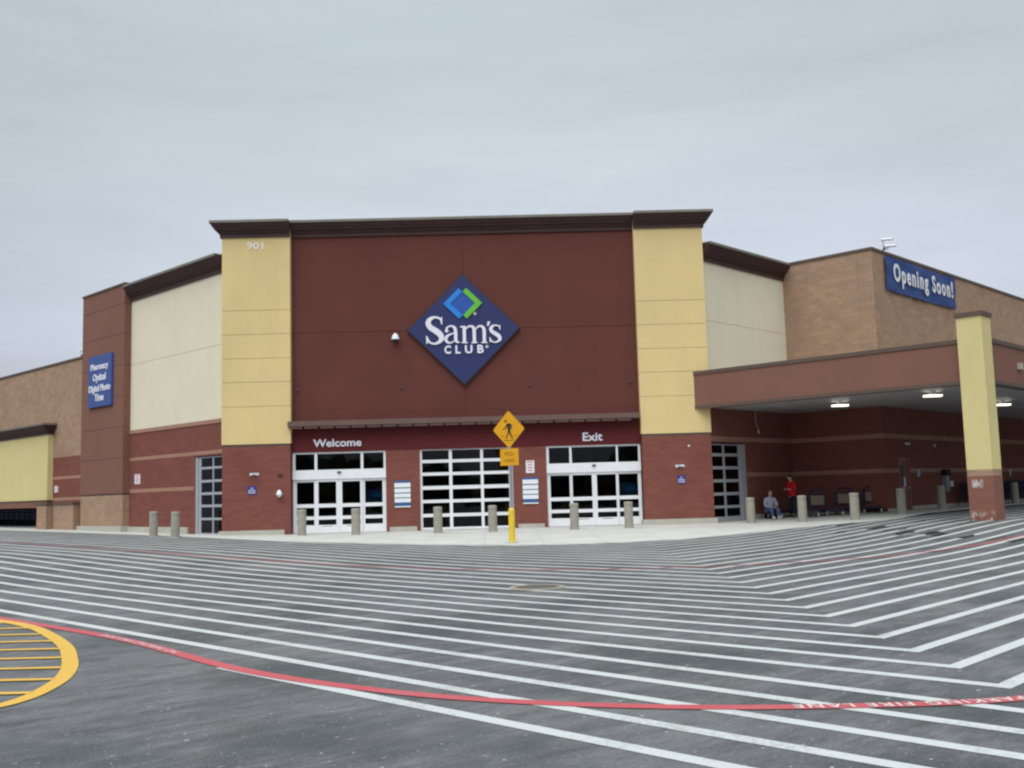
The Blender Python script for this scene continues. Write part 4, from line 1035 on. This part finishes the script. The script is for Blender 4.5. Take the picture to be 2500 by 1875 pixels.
# ------------------------------------------------------------------ people (skinned skeletons)
def skinned(name, mat, parent, pts, edges, radii, root=0, sub=2):
    me = bpy.data.meshes.new(name); me.from_pydata(pts, edges, []); me.materials.append(mat)
    o = bpy.data.objects.new(name, me); COL.objects.link(o); o.parent = parent
    md = o.modifiers.new('skin', 'SKIN'); md.use_smooth_shade = True
    if not me.skin_vertices: me.skin_vertices.new()
    for i, r in enumerate(radii):
        sv = me.skin_vertices[0].data[i]; r = r if isinstance(r, tuple) else (r, r); sv.radius = r; sv.use_root = (i == root)
    s = o.modifiers.new('sub', 'SUBSURF'); s.levels = sub; s.render_levels = sub
    return o
def head(parent, c, yaw, pitch, hair_mat, skin_par, bald=False):
    # ellipsoid head with face, joined to nothing else but sitting on the skinned neck; built as part of the body's face piece
    R = Matrix.Rotation(yaw, 3, 'Z') @ Matrix.Rotation(pitch, 3, 'X'); c = Vector(c)
    def ell(m, o, r, n=14, zmin=-1, k=10):
        for i in range(k):
            t0, t1 = math.pi*i/k-math.pi/2, math.pi*(i+1)/k-math.pi/2
            if math.sin(t0) < zmin: continue
            for j in range(n):
                a0, a1 = 2*math.pi*j/n, 2*math.pi*(j+1)/n
                P = lambda t, a: c+R@(Vector(o)+Vector((r[0]*math.cos(t)*math.cos(a), r[1]*math.cos(t)*math.sin(a), r[2]*math.sin(t))))
                q = [P(t0, a0), P(t0, a1), P(t1, a1), P(t1, a0)]
                m.face(q, smooth=True)
    m = MB(); ell(m, (0, 0, 0), (.075, .092, .105)); ell(m, (0, -.03, -.055), (.052, .058, .058))
    ell(m, (0, -.098, -.012), (.012, .018, .02), 8, k=6); ell(m, (.078, .008, -.008), (.01, .018, .028), 8, k=6); ell(m, (-.078, .008, -.008), (.01, .018, .028), 8, k=6)
    h = m.build('head', M_skin, parent, local=True, weld=True)
    m = MB()
    for s in (-1, 1): ell(m, (s*.03, -.083, .012), (.012, .008, .006), 8, k=6)
    m.build('eyes', M_black, h, local=True)
    m = MB(); ell(m, (0, -.084, -.058), (.022, .008, .005), 8, k=6); m.build('mouth', plain('lips', (.35, .12, .10), .5), h, local=True)
    m = MB(); ell(m, (0, .018, .022), (.084, .094, .100), 16, zmin=-.35 if not bald else .1); m.build('hair', hair_mat, parent, local=True)
def hand(pts, edges, rad, wrist, idx, d, side, curl):
    # palm + five short chains appended to a skeleton
    d = Vector(d).normalized(); side = Vector(side).normalized(); dn = d.cross(side).normalized()*curl
    palm = wrist+d*.045; pts.append(tuple(palm)); pi = len(pts)-1; edges.append((idx, pi)); rad.append((.034, .018))
    for k, (o, L) in enumerate(((-.028, .055), (-.010, .066), (.010, .062), (.026, .048))):
        a = palm+d*.035+side*o; b = a+d*L*.5+dn*.012; c = b+d*L*.35+dn*.03
        i0 = len(pts); pts.extend([tuple(a), tuple(b), tuple(c)]); edges.extend([(pi, i0), (i0, i0+1), (i0+1, i0+2)]); rad.extend([.0095, .0085, .007])
    a = palm-side*.04; b = a-side*.01+d*.035+dn*.02; i0 = len(pts); pts.extend([tuple(a), tuple(b)]); edges.extend([(pi, i0), (i0, i0+1)]); rad.extend([.011, .009])

# standing person: local frame faces -y, turned later
def standing():
    x, y = 12.15, 42.75
    t = empty('person', (x, y, floor_z(x, y)), 'person standing in a red shirt and black trousers, head bowed, hands raised', 'person', rz=math.radians(-62))
    V_ = Vector
    sh_l, sh_r = V_((-.19, .0, 1.40)), V_((.19, .0, 1.40)); el_l, el_r = V_((-.235, -.02, 1.12)), V_((.235, -.02, 1.12)); wr_l, wr_r = V_((-.09, -.24, 1.12)), V_((.09, -.24, 1.14))
    pts = [(0, .01, .95), (0, .01, 1.15), (0, 0, 1.36), (0, -.03, 1.50), (0, -.05, 1.58)]; ed = [(0, 1), (1, 2), (2, 3), (3, 4)]; rd = [.10, (.12, .09), (.13, .09), .055, .06]
    for s, sh, el_, wr in ((-1, sh_l, el_l, wr_l), (1, sh_r, el_r, wr_r)):
        i0 = len(pts); pts += [tuple(sh), tuple(el_), tuple(wr)]; ed += [(2, i0), (i0, i0+1), (i0+1, i0+2)]; rd += [.055, .042, .028]
        hand(pts, ed, rd, wr, i0+2, (-s*.35, -.9, .25), (s*.9, -.3, 0), -1)
    for s in (-1, 1):
        i0 = len(pts); pts += [(s*.10, .01, .85), (s*.11, -.01, .48), (s*.12, .02, .09), (s*.13, -.11, .04)]; ed += [(0, i0), (i0, i0+1), (i0+1, i0+2), (i0+2, i0+3)]; rd += [.085, .058, .042, .036]
    body = skinned('body', M_skin, t, pts, ed, rd)
    # clothing
    p = [(0, .01, .80), (0, .01, 1.02), (0, .01, 1.22), (0, 0, 1.38), (0, -.015, 1.46)]; e = [(0, 1), (1, 2), (2, 3), (3, 4)]; r = [(.20, .16), (.20, .155), (.215, .16), (.20, .14), (.08, .075)]
    for sh, el_, wr in ((sh_l, el_l, wr_l), (sh_r, el_r, wr_r)):
        i0 = len(p); p += [tuple(sh), tuple(el_), tuple(el_.lerp(wr, .8))]; e += [(3, i0), (i0, i0+1), (i0+1, i0+2)]; r += [.078, .066, .05]
    skinned('shirt', M_redsh, t, p, e, r)
    p = [(0, .01, .92)]; e = []; r = [(.175, .135)]
    for s in (-1, 1):
        i0 = len(p); p += [(s*.09, .01, .80), (s*.105, -.005, .48), (s*.12, .02, .07)]; e += [(0, i0), (i0, i0+1), (i0+1, i0+2)]; r += [.10, .08, .066]
    skinned('trousers', M_blackcl, t, p, e, r)
    for s in (-1, 1): skinned('shoe', M_blackcl, t, [(s*.12, .05, .045), (s*.125, -.05, .045), (s*.135, -.17, .035)], [(0, 1), (1, 2)], [.045, .048, .036])
    head(t, (0, -.085, 1.625), 0, math.radians(32), M_hair, body)
    MB().box(fO, -.035, .035, .27, .285, 1.14, 1.28).build('phone', M_black, None) if False else None
standing()
def seated():
    x, y = 11.18, 42.55
    t = empty('person', (x, y, floor_z(x, y)), 'person sitting low in a grey sweatshirt and blue jeans with white shoes', 'person', rz=math.radians(12))
    V_ = Vector
    sh_l, sh_r = V_((-.19, .02, .80)), V_((.19, .02, .80)); el_l, el_r = V_((-.27, -.06, .53)), V_((.27, -.06, .53)); wr_l, wr_r = V_((-.06, -.26, .47)), V_((.07, -.26, .49))
    pts = [(0, .08, .36), (0, .07, .56), (0, .03, .76), (0, -.01, .90), (0, -.02, .97)]; ed = [(0, 1), (1, 2), (2, 3), (3, 4)]; rd = [.10, (.12, .09), (.13, .09), .055, .06]
    for s, sh, el_, wr in ((-1, sh_l, el_l, wr_l), (1, sh_r, el_r, wr_r)):
        i0 = len(pts); pts += [tuple(sh), tuple(el_), tuple(wr)]; ed += [(2, i0), (i0, i0+1), (i0+1, i0+2)]; rd += [.055, .042, .028]
        hand(pts, ed, rd, wr, i0+2, (-s*.5, -.7, -.2), (s*.8, -.5, 0), -1)
    for s in (-1, 1):
        i0 = len(pts); pts += [(s*.10, .04, .36), (s*.15, -.36, .42), (s*.12, -.42, .10), (s*.13, -.54, .05)]; ed += [(0, i0), (i0, i0+1), (i0+1, i0+2), (i0+2, i0+3)]; rd += [.085, .058, .042, .036]
    body = skinned('body', M_skin, t, pts, ed, rd)
    p = [(0, .08, .40), (0, .08, .54), (0, .06, .68), (0, .03, .79), (0, 0, .87)]; e = [(0, 1), (1, 2), (2, 3), (3, 4)]; r = [(.20, .15), (.20, .15), (.20, .145), (.185, .13), (.07, .07)]
    for sh, el_, wr in ((sh_l, el_l, wr_l), (sh_r, el_r, wr_r)):
        i0 = len(p); p += [tuple(sh), tuple(el_), tuple(el_.lerp(wr, .85))]; e += [(3, i0), (i0, i0+1), (i0+1, i0+2)]; r += [.082, .075, .052]
    skinned('sweatshirt', M_greysh, t, p, e, r)
    p = [(0, .09, .36)]; e = []; r = [(.165, .125)]
    for s in (-1, 1):
        i0 = len(p); p += [(s*.10, .0, .37), (s*.155, -.36, .42), (s*.125, -.42, .12)]; e += [(0, i0), (i0, i0+1), (i0+1, i0+2)]; r += [.10, .085, .066]
    skinned('jeans', M_jeans, t, p, e, r)
    for s in (-1, 1): skinned('shoe', M_shoe, t, [(s*.12, -.38, .05), (s*.125, -.48, .055), (s*.135, -.60, .04)], [(0, 1), (1, 2)], [.05, .055, .042])
    head(t, (0, -.04, 1.03), 0, math.radians(18), M_hairg, body, bald=True)
    cr_ = empty('seat_crate', (11.25, 42.68, floor_z(11.25, 42.68)), 'low dark crate under the seated person', 'crate', rz=math.radians(12))
    MB().box(fO, -.20, .20, -.22, .14, 0, .03).box(fO, -.20, .20, -.22, .14, .235, .265).box(fO, -.20, .20, -.21, -.19, .03, .235).box(fO, -.20, .20, .11, .13, .03, .235).build('crate_shell', M_cart, cr_, local=True)
    for k in range(4): MB().box(fO, -.19+.12*k, -.17+.12*k, .131, .14, .03, .235).build('crate_slat', M_cart, cr_, local=True)
seated()

# ------------------------------------------------------------------ wooded edge of the parking lot (seen only as dark reflections in the glass)
def far_wood():
    m = MB(); rr = random.Random(3)
    for k in range(230):
        t = math.radians(rr.uniform(150, 392)); R = rr.uniform(72, 92); cx, cy = R*math.cos(t)*1.25, 5+R*math.sin(t); r = rr.uniform(3, 6.5); h = rr.uniform(4.5, 8.5)
        if cy > 30: continue
        nu, nv = 9, 6; off = [[rr.uniform(.78, 1.2) for _ in range(nu)] for _ in range(nv+1)]
        P = lambda i, j: (cx+r*off[j][i % nu]*math.cos(2*math.pi*i/nu)*math.sin(math.pi*(j+.001)/nv*.98+.02), cy+r*off[j][i % nu]*math.sin(2*math.pi*i/nu)*math.sin(math.pi*(j+.001)/nv*.98+.02), -1+h*(.5+.5*math.cos(math.pi*j/nv))*(1 if j == 0 else off[j][i % nu]))
        for j in range(nv):
            for i in range(nu): m.face([P(i, j+1), P(i+1, j+1), P(i+1, j), P(i, j)])
    m.build('far_woods', plain('far_foliage', (.045, .055, .03), .95, var=.4, sc_=.6), None, 'distant band of dark trees around the parking lot behind the viewer', 'trees', kind='stuff')
far_wood()
sc.render.resolution_x = 1024; sc.render.resolution_y = 768
